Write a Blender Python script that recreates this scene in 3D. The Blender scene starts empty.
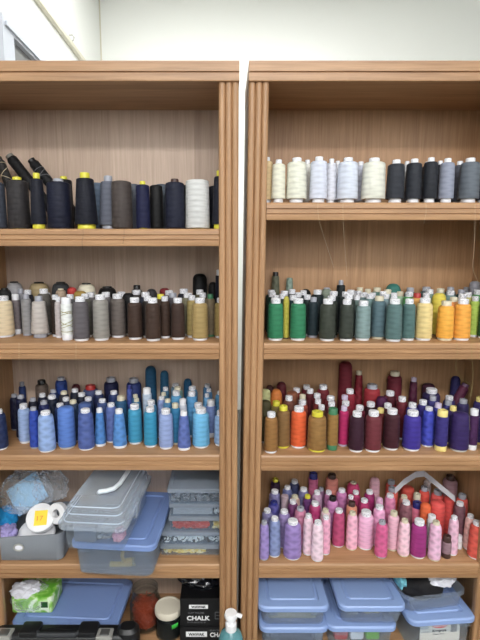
import bpy, bmesh, math, random
from mathutils import Vector, Matrix, noise
random.seed(7)
SC = bpy.context.scene
COL = SC.collection
PI = math.pi
# ------------------------------------------------------------------ camera geometry
H = 1.31                       # eye height above the floor
F, CX, CY = 470.0, 225.0, 320.0
TH = math.radians(8.0)
CT, ST = math.cos(TH), math.sin(TH)
D = 1.30                       # distance to the bookcase fronts
def ray(u, v):
    a = (320 - v) / F
    return Vector(((u - CX) / F, CT + a * ST, a * CT - ST))
def PY(u, v, Y):
    r = ray(u, v); return r * (Y / r.y) + Vector((0, 0, H))
def PZ(u, v, z):
    r = ray(u, v); return r * ((z - H) / r.z) + Vector((0, 0, H))
def x_at(u, Y, z):             # world x seen in column u at depth Y, height z
    return (u - CX) / F * (Y * CT - (z - H) * ST)
cd = bpy.data.cameras.new('camera'); cam = bpy.data.objects.new('camera', cd); COL.objects.link(cam)
cam.location = (0, 0, H); cam.rotation_euler = (PI / 2 - TH, 0, 0)
cd.sensor_fit = 'VERTICAL'; cd.sensor_height = 24; cd.sensor_width = 18
cd.lens = F / 640 * 24
cd.shift_x = (240 - CX) / 640
cd.clip_start = .02; cd.clip_end = 50
SC.camera = cam
# ------------------------------------------------------------------ materials
def lin(c):
    c = c / 255.0
    return c / 12.92 if c <= .04045 else ((c + .055) / 1.055) ** 2.4
def rgb(*c):
    return (lin(c[0]), lin(c[1]), lin(c[2]), 1)
def newmat(name):
    m = bpy.data.materials.new(name); m.use_nodes = True
    nt = m.node_tree; b = nt.nodes['Principled BSDF']
    return m, nt, b
def N(nt, t, **kw):
    n = nt.nodes.new(t)
    for k, v in kw.items():
        setattr(n, k, v)
    return n
def plain(name, c, rough=.5, metal=0.0, bump=0.0, bscale=60, vary=0.0):
    m, nt, b = newmat(name)
    b.inputs['Base Color'].default_value = rgb(*c)
    b.inputs['Roughness'].default_value = rough
    b.inputs['Metallic'].default_value = metal
    if bump or vary:
        tc = N(nt, 'ShaderNodeTexCoord'); nz = N(nt, 'ShaderNodeTexNoise')
        nz.inputs['Scale'].default_value = bscale; nz.inputs['Detail'].default_value = 4
        nt.links.new(tc.outputs['Object'], nz.inputs['Vector'])
        if bump:
            bp = N(nt, 'ShaderNodeBump'); bp.inputs['Strength'].default_value = bump
            bp.inputs['Distance'].default_value = .003
            nt.links.new(nz.outputs['Fac'], bp.inputs['Height']); nt.links.new(bp.outputs['Normal'], b.inputs['Normal'])
        if vary:
            mx = N(nt, 'ShaderNodeMix', data_type='RGBA')
            a = [min(1, x * (1 + vary)) for x in rgb(*c)[:3]]; d = [x * (1 - vary) for x in rgb(*c)[:3]]
            mx.inputs['A'].default_value = (*d, 1); mx.inputs['B'].default_value = (*a, 1)
            nt.links.new(nz.outputs['Fac'], mx.inputs['Factor']); nt.links.new(mx.outputs['Result'], b.inputs['Base Color'])
    return m
def wood(name, axis, dark, light, scale=1.0, strips=0.0, rough=.42):
    """laminate wood; the grain runs along AXIS; STRIPS = width of veneer strips (m)"""
    m, nt, b = newmat(name)
    L = nt.links.new
    tc = N(nt, 'ShaderNodeTexCoord'); mp = N(nt, 'ShaderNodeMapping')
    s = [38 * scale] * 3; s['XYZ'.index(axis)] = 1.6 * scale
    mp.inputs['Scale'].default_value = s
    vec = tc.outputs['Object']
    sepv = N(nt, 'ShaderNodeSeparateXYZ'); L(vec, sepv.inputs[0])
    wn = None
    if strips:
        mu = N(nt, 'ShaderNodeMath', operation='MULTIPLY_ADD'); mu.inputs[1].default_value = 1 / strips; mu.inputs[2].default_value = 20.37
        L(sepv.outputs['X'], mu.inputs[0])
        fl = N(nt, 'ShaderNodeMath', operation='FLOOR'); L(mu.outputs[0], fl.inputs[0])
        wn = N(nt, 'ShaderNodeTexWhiteNoise', noise_dimensions='1D'); L(fl.outputs[0], wn.inputs['W'])
        va = N(nt, 'ShaderNodeVectorMath', operation='MULTIPLY_ADD')
        cmb = N(nt, 'ShaderNodeCombineXYZ'); L(wn.outputs['Value'], cmb.inputs['Z'])
        va.inputs[1].default_value = (1, 1, 7); va.inputs[0].default_value = (0, 0, 1)
        L(cmb.outputs[0], va.inputs[0]); va.inputs[1].default_value = (0, 0, 9.0); L(vec, va.inputs[2])
        vec = va.outputs[0]
    L(vec, mp.inputs['Vector'])
    n1 = N(nt, 'ShaderNodeTexNoise'); n1.inputs['Scale'].default_value = 1.0; n1.inputs['Detail'].default_value = 5
    n1.inputs['Distortion'].default_value = .9; n1.inputs['Roughness'].default_value = .62
    L(mp.outputs[0], n1.inputs['Vector'])
    mp2 = N(nt, 'ShaderNodeMapping'); s2 = [190 * scale] * 3; s2['XYZ'.index(axis)] = 7 * scale
    mp2.inputs['Scale'].default_value = s2; L(vec, mp2.inputs['Vector'])
    n2 = N(nt, 'ShaderNodeTexNoise'); n2.inputs['Scale'].default_value = 1.0; n2.inputs['Detail'].default_value = 2
    L(mp2.outputs[0], n2.inputs['Vector'])
    ad = N(nt, 'ShaderNodeMath', operation='MULTIPLY_ADD'); ad.inputs[1].default_value = .35
    L(n2.outputs['Fac'], ad.inputs[0])
    sc = N(nt, 'ShaderNodeMath', operation='MULTIPLY'); sc.inputs[1].default_value = .68; L(n1.outputs['Fac'], sc.inputs[0])
    L(sc.outputs[0], ad.inputs[2])
    out = ad.outputs[0]
    if wn:
        a2 = N(nt, 'ShaderNodeMath', operation='MULTIPLY_ADD'); a2.inputs[1].default_value = .16
        L(wn.outputs['Value'], a2.inputs[0]); sb = N(nt, 'ShaderNodeMath', operation='SUBTRACT'); sb.inputs[1].default_value = .08
        L(out, sb.inputs[0]); L(sb.outputs[0], a2.inputs[2]); out = a2.outputs[0]
    cr = N(nt, 'ShaderNodeValToRGB')
    cr.color_ramp.elements[0].position = .30; cr.color_ramp.elements[0].color = rgb(*dark)
    cr.color_ramp.elements[1].position = .70; cr.color_ramp.elements[1].color = rgb(*light)
    L(out, cr.inputs['Fac']); L(cr.outputs['Color'], b.inputs['Base Color'])
    b.inputs['Roughness'].default_value = rough
    bp = N(nt, 'ShaderNodeBump'); bp.inputs['Strength'].default_value = .12; bp.inputs['Distance'].default_value = .001
    L(n2.outputs['Fac'], bp.inputs['Height']); L(bp.outputs['Normal'], b.inputs['Normal'])
    return m
def thread_mat(name, lattice):
    """wound thread: colour comes from the object's own colour; fine turns and a cross-wound lattice"""
    m, nt, b = newmat(name); L = nt.links.new
    oi = N(nt, 'ShaderNodeObjectInfo'); tc = N(nt, 'ShaderNodeTexCoord')
    sp = N(nt, 'ShaderNodeSeparateXYZ'); L(tc.outputs['Object'], sp.inputs[0])
    an = N(nt, 'ShaderNodeMath', operation='ARCTAN2'); L(sp.outputs['Y'], an.inputs[0]); L(sp.outputs['X'], an.inputs[1])
    rn = N(nt, 'ShaderNodeMath', operation='MULTIPLY'); rn.inputs[1].default_value = 40; L(oi.outputs['Random'], rn.inputs[0])
    fa = N(nt, 'ShaderNodeMath', operation='MULTIPLY_ADD'); fa.inputs[1].default_value = 3.0 if lattice else 2.0
    L(an.outputs[0], fa.inputs[0]); L(rn.outputs[0], fa.inputs[2])
    zk = N(nt, 'ShaderNodeMath', operation='MULTIPLY'); zk.inputs[1].default_value = 260 if lattice else 420; L(sp.outputs['Z'], zk.inputs[0])
    p = N(nt, 'ShaderNodeMath', operation='ADD'); L(fa.outputs[0], p.inputs[0]); L(zk.outputs[0], p.inputs[1])
    q = N(nt, 'ShaderNodeMath', operation='SUBTRACT'); L(fa.outputs[0], q.inputs[0]); L(zk.outputs[0], q.inputs[1])
    s1 = N(nt, 'ShaderNodeMath', operation='SINE'); L(p.outputs[0], s1.inputs[0])
    s2 = N(nt, 'ShaderNodeMath', operation='SINE'); L(q.outputs[0], s2.inputs[0])
    pr = N(nt, 'ShaderNodeMath', operation='MAXIMUM'); L(s1.outputs[0], pr.inputs[0]); L(s2.outputs[0], pr.inputs[1])
    zf = N(nt, 'ShaderNodeMath', operation='MULTIPLY'); zf.inputs[1].default_value = 3800; L(sp.outputs['Z'], zf.inputs[0])
    sf = N(nt, 'ShaderNodeMath', operation='SINE'); L(zf.outputs[0], sf.inputs[0])
    hh = N(nt, 'ShaderNodeMath', operation='MULTIPLY_ADD'); hh.inputs[1].default_value = .12
    L(sf.outputs[0], hh.inputs[0]); L(pr.outputs[0], hh.inputs[2])
    nz = N(nt, 'ShaderNodeTexNoise'); nz.inputs['Scale'].default_value = 90; L(tc.outputs['Object'], nz.inputs['Vector'])
    bp = N(nt, 'ShaderNodeBump'); bp.inputs['Strength'].default_value = .5 if lattice else .24; bp.inputs['Distance'].default_value = .0016
    L(hh.outputs[0], bp.inputs['Height']); L(bp.outputs['Normal'], b.inputs['Normal'])
    hs = N(nt, 'ShaderNodeHueSaturation')
    va = N(nt, 'ShaderNodeMath', operation='MULTIPLY_ADD'); va.inputs[1].default_value = .15 if lattice else .09  # lightens the crossing turns: thread sheen put into the colour
    va.inputs[2].default_value = .96; L(pr.outputs[0], va.inputs[0])
    L(va.outputs[0], hs.inputs['Value']); L(oi.outputs['Color'], hs.inputs['Color']); L(hs.outputs['Color'], b.inputs['Base Color'])
    b.inputs['Roughness'].default_value = .48 if lattice else .62
    b.inputs['Sheen Weight'].default_value = .04; b.inputs['Specular IOR Level'].default_value = .3
    b.inputs['Sheen Roughness'].default_value = .4
    return m
def objcol_mat(name, rough):
    m, nt, b = newmat(name)
    oi = N(nt, 'ShaderNodeObjectInfo'); nt.links.new(oi.outputs['Color'], b.inputs['Base Color'])
    b.inputs['Roughness'].default_value = rough
    return m
def label_mat():
    """white paper sticker with smudged grey print on it"""
    m, nt, b = newmat('paper_sticker'); L = nt.links.new
    tc = N(nt, 'ShaderNodeTexCoord'); mp = N(nt, 'ShaderNodeMapping'); mp.inputs['Scale'].default_value = (520, 300, 700)
    L(tc.outputs['Object'], mp.inputs['Vector'])
    nz = N(nt, 'ShaderNodeTexNoise'); nz.inputs['Scale'].default_value = 1; nz.inputs['Detail'].default_value = 1; L(mp.outputs[0], nz.inputs['Vector'])
    cr = N(nt, 'ShaderNodeValToRGB'); cr.color_ramp.elements[0].position = .34; cr.color_ramp.elements[0].color = rgb(120, 122, 138)
    cr.color_ramp.elements[1].position = .50; cr.color_ramp.elements[1].color = rgb(236, 236, 240)
    sp = N(nt, 'ShaderNodeSeparateXYZ'); L(tc.outputs['Object'], sp.inputs[0])
    ab = N(nt, 'ShaderNodeMath', operation='ABSOLUTE'); L(sp.outputs['Y'], ab.inputs[0])
    gt = N(nt, 'ShaderNodeMath', operation='GREATER_THAN'); gt.inputs[1].default_value = .0026; L(ab.outputs[0], gt.inputs[0])
    ge = N(nt, 'ShaderNodeNewGeometry'); sn = N(nt, 'ShaderNodeSeparateXYZ'); L(ge.outputs['Normal'], sn.inputs[0])
    up = N(nt, 'ShaderNodeMath', operation='GREATER_THAN'); up.inputs[1].default_value = .5; L(sn.outputs['Z'], up.inputs[0])
    gm = N(nt, 'ShaderNodeMath', operation='MULTIPLY'); L(gt.outputs[0], gm.inputs[0]); L(up.outputs[0], gm.inputs[1])
    ad = N(nt, 'ShaderNodeMath', operation='ADD'); L(nz.outputs['Fac'], ad.inputs[0]); L(gm.outputs[0], ad.inputs[1])
    L(ad.outputs[0], cr.inputs['Fac']); L(cr.outputs['Color'], b.inputs['Base Color']); b.inputs['Roughness'].default_value = .6
    return m
def clear(name, tint, opacity, rough=.25, alpha_edge=.35, base=None):
    """clear moulded plastic or glass: lets most light straight through, with gloss and a milky share"""
    m = bpy.data.materials.new(name); m.use_nodes = True; nt = m.node_tree; nt.nodes.clear(); L = nt.links.new
    o = N(nt, 'ShaderNodeOutputMaterial'); mx = N(nt, 'ShaderNodeMixShader'); tr = N(nt, 'ShaderNodeBsdfTransparent')
    tr.inputs['Color'].default_value = (*[min(1, c) for c in tint], 1)
    pb = N(nt, 'ShaderNodeBsdfPrincipled'); pb.inputs['Base Color'].default_value = (*(base or tint), 1); pb.inputs['Roughness'].default_value = rough
    lw = N(nt, 'ShaderNodeLayerWeight'); lw.inputs['Blend'].default_value = .35
    ma = N(nt, 'ShaderNodeMath', operation='MULTIPLY_ADD'); ma.inputs[1].default_value = alpha_edge; ma.inputs[2].default_value = opacity; ma.use_clamp = True
    L(lw.outputs['Facing'], ma.inputs[0]); L(ma.outputs[0], mx.inputs['Fac'])
    L(tr.outputs[0], mx.inputs[1]); L(pb.outputs[0], mx.inputs[2]); L(mx.outputs[0], o.inputs['Surface'])
    return m
M = dict(
    post=wood('oak_upright', 'Z', (136, 99, 66), (186, 145, 106)),
    shelf=wood('oak_shelf', 'X', (136, 99, 66), (186, 145, 106)),
    back=wood('oak_back', 'Z', (172, 148, 129), (202, 178, 159), 1.3, strips=.262, rough=.5),
    back2=wood('oak_back_warm', 'Z', (148, 110, 76), (184, 144, 105), 1.3, strips=.1, rough=.5),
    thread=thread_mat('wound_thread', False), shiny=thread_mat('shiny_wound_thread', True),
    core=objcol_mat('spool_plastic', .4), sticker=label_mat(),
    hole=plain('hole_shade', (26, 24, 24), .8),
    wall=plain('cream_wall_paint', (240, 242, 237), .35, bump=.05, bscale=7),
    wall_side=plain('white_wall_paint', (236, 238, 234), .4, bump=.05, bscale=7),
    ceil=plain('ceiling_paint', (240, 240, 236), .8),
    floor=plain('grey_carpet_floor', (88, 86, 82), .5, bump=.1, bscale=40, vary=.12),
    trim=plain('cream_trim', (214, 210, 190), .4), frame=plain('window_frame_white', (208, 214, 224), .4),
    pane=plain('dull_window_glass', (128, 130, 132), .15),
    white=plain('white_plastic', (236, 236, 238), .35), cream=plain('cream_lid', (216, 208, 190), .45),
    black=plain('black_plastic', (20, 21, 24), .42, bump=.15, bscale=300),
    steel=plain('steel', (176, 176, 172), .35, .35), brass=plain('brass', (226, 184, 96), .35, .2),
    clear=clear('clear_plastic', (.88, .92, .96), .03, .2, .14), cloudy=clear('cloudy_plastic', (.74, .80, .88), .09, .25, .16),
    lidclear=clear('clear_lid_plastic', (.84, .89, .95), .16, .2, .3),
    glass=clear('jar_glass', (.94, .96, .96), .05, .03, .5, (.03, .035, .035)), film=clear('crumpled_film', (.95, .97, 1.0), .08, .06, .5),
    teal=clear('teal_soap', (.16, .42, .46), .55, .15, .3),
    lid=plain('blue_lid_plastic', (142, 166, 214), .4, bump=.05, bscale=200), lidshade=plain('shaded_blue_lid_plastic', (122, 146, 198), .42),  # second lid blue: same plastic with shade put into the colour
    fabric=plain('grey_woven_fabric', (132, 137, 144), .85, bump=.4, bscale=500, vary=.1),
    navy=plain('dark_blue_cloth', (70, 80, 100), .8, bump=.3, bscale=120), blackcloth=plain('black_cloth', (22, 20, 22), .85, bump=.4, bscale=150),
    whitecloth=plain('white_tissue', (228, 228, 236), .7, bump=.4, bscale=90), tealcloth=plain('teal_print_cloth', (120, 190, 205), .8, bump=.3, bscale=90, vary=.5),
    bluecloth=plain('bright_blue_cloth', (30, 140, 200), .7, bump=.3, bscale=90), purple=plain('purple_print', (150, 140, 190), .7, vary=.6, bscale=70),
    paper=plain('grey_paper', (196, 194, 200), .6, bump=.1, bscale=40), card=plain('pale_blue_card', (150, 195, 225), .5),
    yellow=plain('yellow_sticker', (250, 214, 40), .5), orange=plain('orange_print', (226, 130, 30), .5),
    tan=plain('tan_paper', (206, 188, 150), .7, bump=.2, bscale=60), red=plain('red_print', (205, 50, 52), .5), ink=plain('black_print', (24, 24, 30), .5),
    whiteprint=plain('white_print', (235, 235, 235), .5), greyprint=plain('grey_print', (120, 120, 124), .5),
    green=plain('green_print', (120, 190, 60), .5), darkgreen=plain('dark_green_print', (36, 84, 40), .5), sticker_g=plain('green_sticker', (60, 200, 70), .5),
    box=plain('black_card_box', (16, 16, 18), .35), blackfilm=plain('black_film', (18, 19, 24), .18, bump=.3, bscale=50),
    fibre=plain('orange_red_thread_ends', (178, 70, 36), .6, vary=.35, bscale=120),
    strand=plain('pale_strand', (204, 188, 158), .6), olive=plain('olive_strand', (150, 142, 90), .6),
    orglid=clear('organiser_lid_plastic', (.62, .69, .78), .26, .25, .2),
    darkclear=clear('smoked_box_plastic', (.38, .42, .46), .42, .25, .3),
)
# ------------------------------------------------------------------ mesh helpers
def put(name, bm, mat, parent=None, loc=None, sharp=35, smooth=True, recalc=True):
    if recalc:
        bmesh.ops.recalc_face_normals(bm, faces=bm.faces[:])
    me = bpy.data.meshes.new(name); bm.to_mesh(me); bm.free()
    for m in (mat if isinstance(mat, (list, tuple)) else [mat]):
        me.materials.append(m)
    if smooth:
        me.shade_smooth(); me.set_sharp_from_angle(angle=math.radians(sharp))
    return link(name, me, parent, loc)
def link(name, me, parent=None, loc=None):
    o = bpy.data.objects.new(name, me); COL.objects.link(o)
    if parent: o.parent = parent
    if loc: o.location = loc
    return o
def thing(name, label, cat, loc=(0, 0, 0), rz=0.0, group=None, rot=None):
    o = bpy.data.objects.new(name, None); COL.objects.link(o)
    o.empty_display_size = .02
    o.location = loc; o.rotation_euler = rot or (0, 0, rz)
    return tag(o, label, cat, group)
def tag(o, label, cat, group=None, kind=None):
    o['label'] = label; o['category'] = cat
    if group: o['group'] = group
    if kind: o['kind'] = kind
    return o
def struct(o):
    o['kind'] = 'structure'; return o
def add_box(bm, x0, x1, y0, y1, z0, z1, mi=0, warp=None):
    vs = [bm.verts.new((x, y, z)) for z in (z0, z1) for y in (y0, y1) for x in (x0, x1)]
    for f in ((0, 2, 3, 1), (4, 5, 7, 6), (0, 1, 5, 4), (2, 6, 7, 3), (0, 4, 6, 2), (1, 3, 7, 5)):
        bm.faces.new([vs[i] for i in f]).material_index = mi
    return vs
def box(x0, x1, y0, y1, z0, z1, bev=0.0, segs=2):
    bm = bmesh.new(); add_box(bm, x0, x1, y0, y1, z0, z1)
    if bev:
        bmesh.ops.bevel(bm, geom=bm.edges[:], offset=bev, segments=segs, affect='EDGES', profile=.5)
    return bm
def lathe(bm, prof, segs=24, mi=0, cx=0, cy=0):
    rings = []
    for r, z in prof:
        if r < 1e-6:
            rings.append([bm.verts.new((cx, cy, z))])
        else:
            rings.append([bm.verts.new((cx + r * math.cos(2 * PI * k / segs), cy + r * math.sin(2 * PI * k / segs), z)) for k in range(segs)])
    for a, b in zip(rings, rings[1:]):
        for k in range(segs):
            k2 = (k + 1) % segs
            if len(a) == 1 and len(b) == 1: continue
            if len(a) == 1: f = bm.faces.new((a[0], b[k2], b[k]))
            elif len(b) == 1: f = bm.faces.new((a[k], a[k2], b[0]))
            else: f = bm.faces.new((a[k], a[k2], b[k2], b[k]))
            f.material_index = mi
    return bm
def rrect(hx, hy, r, n=5):
    r = min(r, hx * .98, hy * .98); out = []
    for sx, sy, a0 in ((1, 1, 0), (-1, 1, PI / 2), (-1, -1, PI), (1, -1, 3 * PI / 2)):
        for k in range(n + 1):
            a = a0 + PI / 2 * k / n
            out.append((sx * (hx - r) + r * math.cos(a), sy * (hy - r) + r * math.sin(a)))
    return out
def loft(bm, loops, cap0=True, cap1=True, mi=0):
    """loops: (hx, hy, r, z) rounded rectangles joined in turn"""
    prev = None
    for i, (hx, hy, r, z) in enumerate(loops):
        ring = [bm.verts.new((x, y, z)) for x, y in rrect(hx, hy, r)]
        if prev:
            n = len(ring)
            for k in range(n):
                bm.faces.new((prev[k], prev[(k + 1) % n], ring[(k + 1) % n], ring[k])).material_index = mi
        elif cap0:
            bm.faces.new(ring[::-1]).material_index = mi
        prev = ring
    if cap1:
        bm.faces.new(prev).material_index = mi
    return bm
def tube(bm, pts, r, segs=8, mi=0):
    pts = [Vector(p) for p in pts]; rings = []
    for i, p in enumerate(pts):
        t = (pts[min(i + 1, len(pts) - 1)] - pts[max(i - 1, 0)]).normalized()
        up = Vector((0, 0, 1)) if abs(t.z) < .9 else Vector((0, 1, 0))
        a = t.cross(up).normalized(); b = t.cross(a).normalized()
        rings.append([bm.verts.new(p + (a * math.cos(2 * PI * k / segs) + b * math.sin(2 * PI * k / segs)) * r) for k in range(segs)])
    for A, B in zip(rings, rings[1:]):
        for k in range(segs):
            bm.faces.new((A[k], A[(k + 1) % segs], B[(k + 1) % segs], B[k])).material_index = mi
    bm.faces.new(rings[0][::-1]).material_index = mi; bm.faces.new(rings[-1]).material_index = mi
    return bm
def crumple(sx, sy, sz, amp, freq, seed, sub=4, flat=True, sharp=0.0):
    """a crumpled lump: an ellipsoid pushed in and out, flattened at its base"""
    bm = bmesh.new(); bmesh.ops.create_icosphere(bm, subdivisions=sub, radius=1)
    o = Vector((seed * 3.1, seed * 1.7, seed * .9))
    for v in bm.verts:
        d = v.co.normalized()
        n = noise.noise(d * freq + o) + .5 * noise.noise(d * freq * 2.3 + o)
        if sharp:
            n += sharp * (1 - 2 * abs(noise.noise(d * freq * 1.6 - o)))
        k = 1 + amp * n
        v.co = Vector((d.x * sx * k, d.y * sy * k, d.z * sz * k))
        if flat and v.co.z < -sz * .45: v.co.z = -sz * .45
    return bm
def prism(bm, poly, axis, a, b, warp=None, mi=0):
    """polygon in the two other axes run along AXIS from a to b; WARP moves each point"""
    def mk(p, t):
        q = (t, p[0], p[1]) if axis == 'X' else (p[0], t, p[1]) if axis == 'Y' else (p[0], p[1], t)
        return bm.verts.new(warp(Vector(q)) if warp else q)
    A = [mk(p, a) for p in poly]; B = [mk(p, b) for p in poly]; n = len(poly)
    for k in range(n):
        bm.faces.new((A[k], A[(k + 1) % n], B[(k + 1) % n], B[k])).material_index = mi
    bm.faces.new(A[::-1]).material_index = mi; bm.faces.new(B).material_index = mi
    return bm
def words(text, size, mat, parent, loc, rot=(PI / 2, 0, 0), name='lettering', width=None, bold=.0):
    cu = bpy.data.curves.new('lettering', 'FONT'); cu.body = text; cu.size = size; cu.extrude = .0002; cu.offset = bold
    t = bpy.data.objects.new('tmp_text', cu); COL.objects.link(t)
    bpy.context.view_layer.update()
    me = bpy.data.meshes.new_from_object(t.evaluated_get(bpy.context.evaluated_depsgraph_get()))
    bpy.data.objects.remove(t)
    xs = [v.co.x for v in me.vertices]
    if width and xs:
        k = width / (max(xs) - min(xs))
        for v in me.vertices: v.co.x = (v.co.x - min(xs)) * k
    me.materials.clear(); me.materials.append(mat)
    o = link(name, me, parent, loc); o.rotation_euler = rot
    return o
# ------------------------------------------------------------------ the room
YW, XL, XR, ZC, YB = 3.85, -.952, 2.6, 3.25, -2.6
struct(put('floor', box(XL - .1, XR + .1, YB, YW + .1, -.1, 0), M['floor'], smooth=False))
struct(put('ceiling', box(XL - .1, XR + .1, YB, YW + .1, ZC, ZC + .1), M['ceil'], smooth=False))
struct(put('wall_back', box(XL, XR, YW, YW + .1, 0, ZC), M['wall'], smooth=False))
struct(put('wall_left', box(XL - .1, XL, YB, YW + .1, 0, ZC), M['wall_side'], smooth=False))
struct(put('wall_right', box(XR, XR + .1, YB, YW + .1, 0, ZC), M['wall_side'], smooth=False))
struct(put('rear_light_block', box(XL, XR, YB - .1, YB, 0, 1.85), plain('dark_light_block', (74, 64, 56), .6), smooth=False))  # unseen dark panel added to keep low light off the shelf undersides
# rail along the left wall
def wall_pt(u, v, off=0.0):
    r = ray(u, v); t = (XL + off) / r.x; return r * t + Vector((0, 0, H))
zr = (wall_pt(35, 1).z + wall_pt(83, 60).z) / 2
bm = bmesh.new()
prism(bm, [(XL - .002, zr - .022), (XL + .012, zr - .022), (XL + .022, zr - .012), (XL + .022, zr + .012), (XL + .014, zr + .02), (XL - .002, zr + .02)], 'Y', -2.5, YW - .002)
struct(put('trim_1', bm, M['trim']))
# corner bead where the walls meet
struct(put('trim_2', box(XL, XL + .008, YW - .008, YW, 0, ZC), M['trim'], smooth=False))
# a framed window low on the left wall; its top corner shows over the bookcase
zt = wall_pt(9, 20, .03).z; y0w = wall_pt(2.5, 25, .03).y
bmf = bmesh.new(); bmg = bmesh.new()
fw = zt - wall_pt(12, 40, .01).z; fs = wall_pt(12.3, 48, .02).y - y0w
y1w, z0w = 3.25, zt - .9
for (a, b_, c, d, dx) in ((y0w, y1w, zt - fw, zt, .03), (y0w, y1w, z0w, z0w + fw, .03), (y0w, y0w + fs, z0w + fw, zt - fw, .03), (y1w - fw, y1w, z0w + fw, zt - fw, .03)):
    add_box(bmf, XL - .002, XL + dx, a, b_, c, d)
e = .022
for (a, b_, c, d) in ((y0w + e, y1w - e, zt - fw + .012, zt - e), (y0w + e, y1w - e, z0w + e, z0w + fw - .012)):
    add_box(bmf, XL + .028, XL + .04, a, b_, c, d)
wf = struct(put('window_1', bmf, M['frame'], smooth=False))
struct(put('window_pane', box(XL - .002, XL + .008, y0w + fs, y1w - fw, z0w + fw, zt - fw), M['pane'], wf, smooth=False))
hook = put('wall_hook', tube(bmesh.new(), [(0, 0, 0), (.02, 0, 0), (.03, 0, -.012), (.024, 0, -.03), (.012, 0, -.034)], .005), M['steel'], loc=(XL, wall_pt(69, 35).y, wall_pt(69, 35).z))
tag(hook, 'small metal hook on the white side wall above the sloping cream rail', 'hook')
# ------------------------------------------------------------------ the two bookcases
PW, PT, PAN, BACKY = .053, .020, .018, 1.545
ZTOP = H + .495
ZFLOOR = H - 1.215                       # top of the lowest board
SHELVES = [H + .0685, H - .2485, H - .5805, H - .9270]
R_SHELVES = [H + .1405 - .002, H - .2485, H - .582, H - .9260]
NOSE = .047
class Case: pass
def bookcase(name, label, x0, k, zs, back_mat):
    """x0 = outer left at eye height, k = racking (it has settled a little out of square)"""
    c = Case(); c.x0, c.k, c.zs = x0, k, zs; c.W = .664 + 2 * PW
    wp = lambda q: Vector((q.x + k * (q.z - H), q.y, q.z))
    c.dx = lambda z: k * (z - H)
    root = thing(name, label, 'bookcase', (0, 0, 0))
    x1 = x0 + c.W
    # fluted uprights and their side panels
    for s, xa in (('l', x0), ('r', x1 - PW)):
        poly = [(xa, D + PT)]
        n = 24
        for i in range(n + 1):
            t = i / n
            e = abs(math.sin(PI * 3 * t)) ** .55
            poly.append((xa + PW * t, D + .0065 * (1 - e)))
        poly.append((xa + PW, D + PT))
        put('upright', prism(bmesh.new(), poly, 'Z', 0.0, ZTOP - .049, wp), M['post'], root, sharp=25)
        xp = xa if s == 'l' else xa + PW - PAN
        put('side_panel', prism(bmesh.new(), [(xp, D + PT), (xp + PAN, D + PT), (xp + PAN, BACKY + .012), (xp, BACKY + .012)], 'Z', 0.0, ZTOP - .049, wp), M['post'], root, smooth=False)
    # moulded top
    def nose_poly(zt, h, yf, dep):
        return [(yf + dep, zt - h), (yf + .001, zt - h), (yf, zt - h + .002), (yf, zt - h * .62), (yf + .004, zt - h * .585), (yf + .004, zt - h * .555), (yf - .001, zt - h * .52),
                (yf - .001, zt - .003), (yf + .002, zt), (yf + dep, zt)]
    bm = prism(bmesh.new(), nose_poly(ZTOP, .0505, D - .006, .251), 'X', x0 - .001, x1 + .001, wp)
    put('top_panel', bm, M['shelf'], root, sharp=25)
    for z in zs + [ZFLOOR]:
        h = NOSE
        yf = D + .002
        poly = [(yf + .02, z - h), (yf + .001, z - h), (yf, z - h + .003), (yf, z - h * .70), (yf + .0035, z - h * .67), (yf + .0035, z - h * .645), (yf, z - h * .61),
                (yf, z - h * .42), (yf + .0035, z - h * .39), (yf + .0035, z - h * .365), (yf, z - h * .33), (yf + .0005, z - .006), (yf + .003, z - .0015), (yf + .007, z),
                (BACKY, z), (BACKY, z - .024), (yf + .02, z - .024)]
        xa, xb = x0 + PW, x1 - PW
        bm = prism(bmesh.new(), poly, 'X', xa, xb, wp)
        add_box(bm, *[0] * 6) if False else None
        # board ends reach the side panels behind the uprights
        prism(bm, [(D + PT + .001, z - .024), (D + PT + .001, z), (BACKY, z), (BACKY, z - .024)], 'X', x0 + PAN, xa, wp)
        prism(bm, [(D + PT + .001, z - .024), (D + PT + .001, z), (BACKY, z), (BACKY, z - .024)], 'X', xb, x1 - PAN, wp)
        put('shelf', bm, M['shelf'], root, sharp=25)
    put('back_panel', prism(bmesh.new(), [(x0 + PAN, BACKY), (x1 - PAN, BACKY), (x1 - PAN, BACKY + .008), (x0 + PAN, BACKY + .008)], 'Z', .02, ZTOP - .050, wp), back_mat, root, smooth=False)
    put('plinth', prism(bmesh.new(), [(x0 + PW, D + .012), (x1 - PW, D + .012), (x1 - PW, D + .03), (x0 + PW, D + .03)], 'Z', 0, ZFLOOR - NOSE, wp), M['post'], root, smooth=False)
    c.xin0, c.xin1 = x0 + PAN, x1 - PAN
    c.root = root
    return c
LC = bookcase('bookcase', 'oak bookcase whose top shelf holds navy and black cones', .0362 - .77, 0.0, SHELVES, M['back'])
RC = bookcase('bookcase', 'oak bookcase whose top shelf holds cream, white and charcoal cones', .0586, .00926, R_SHELVES, M['back2'])
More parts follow.
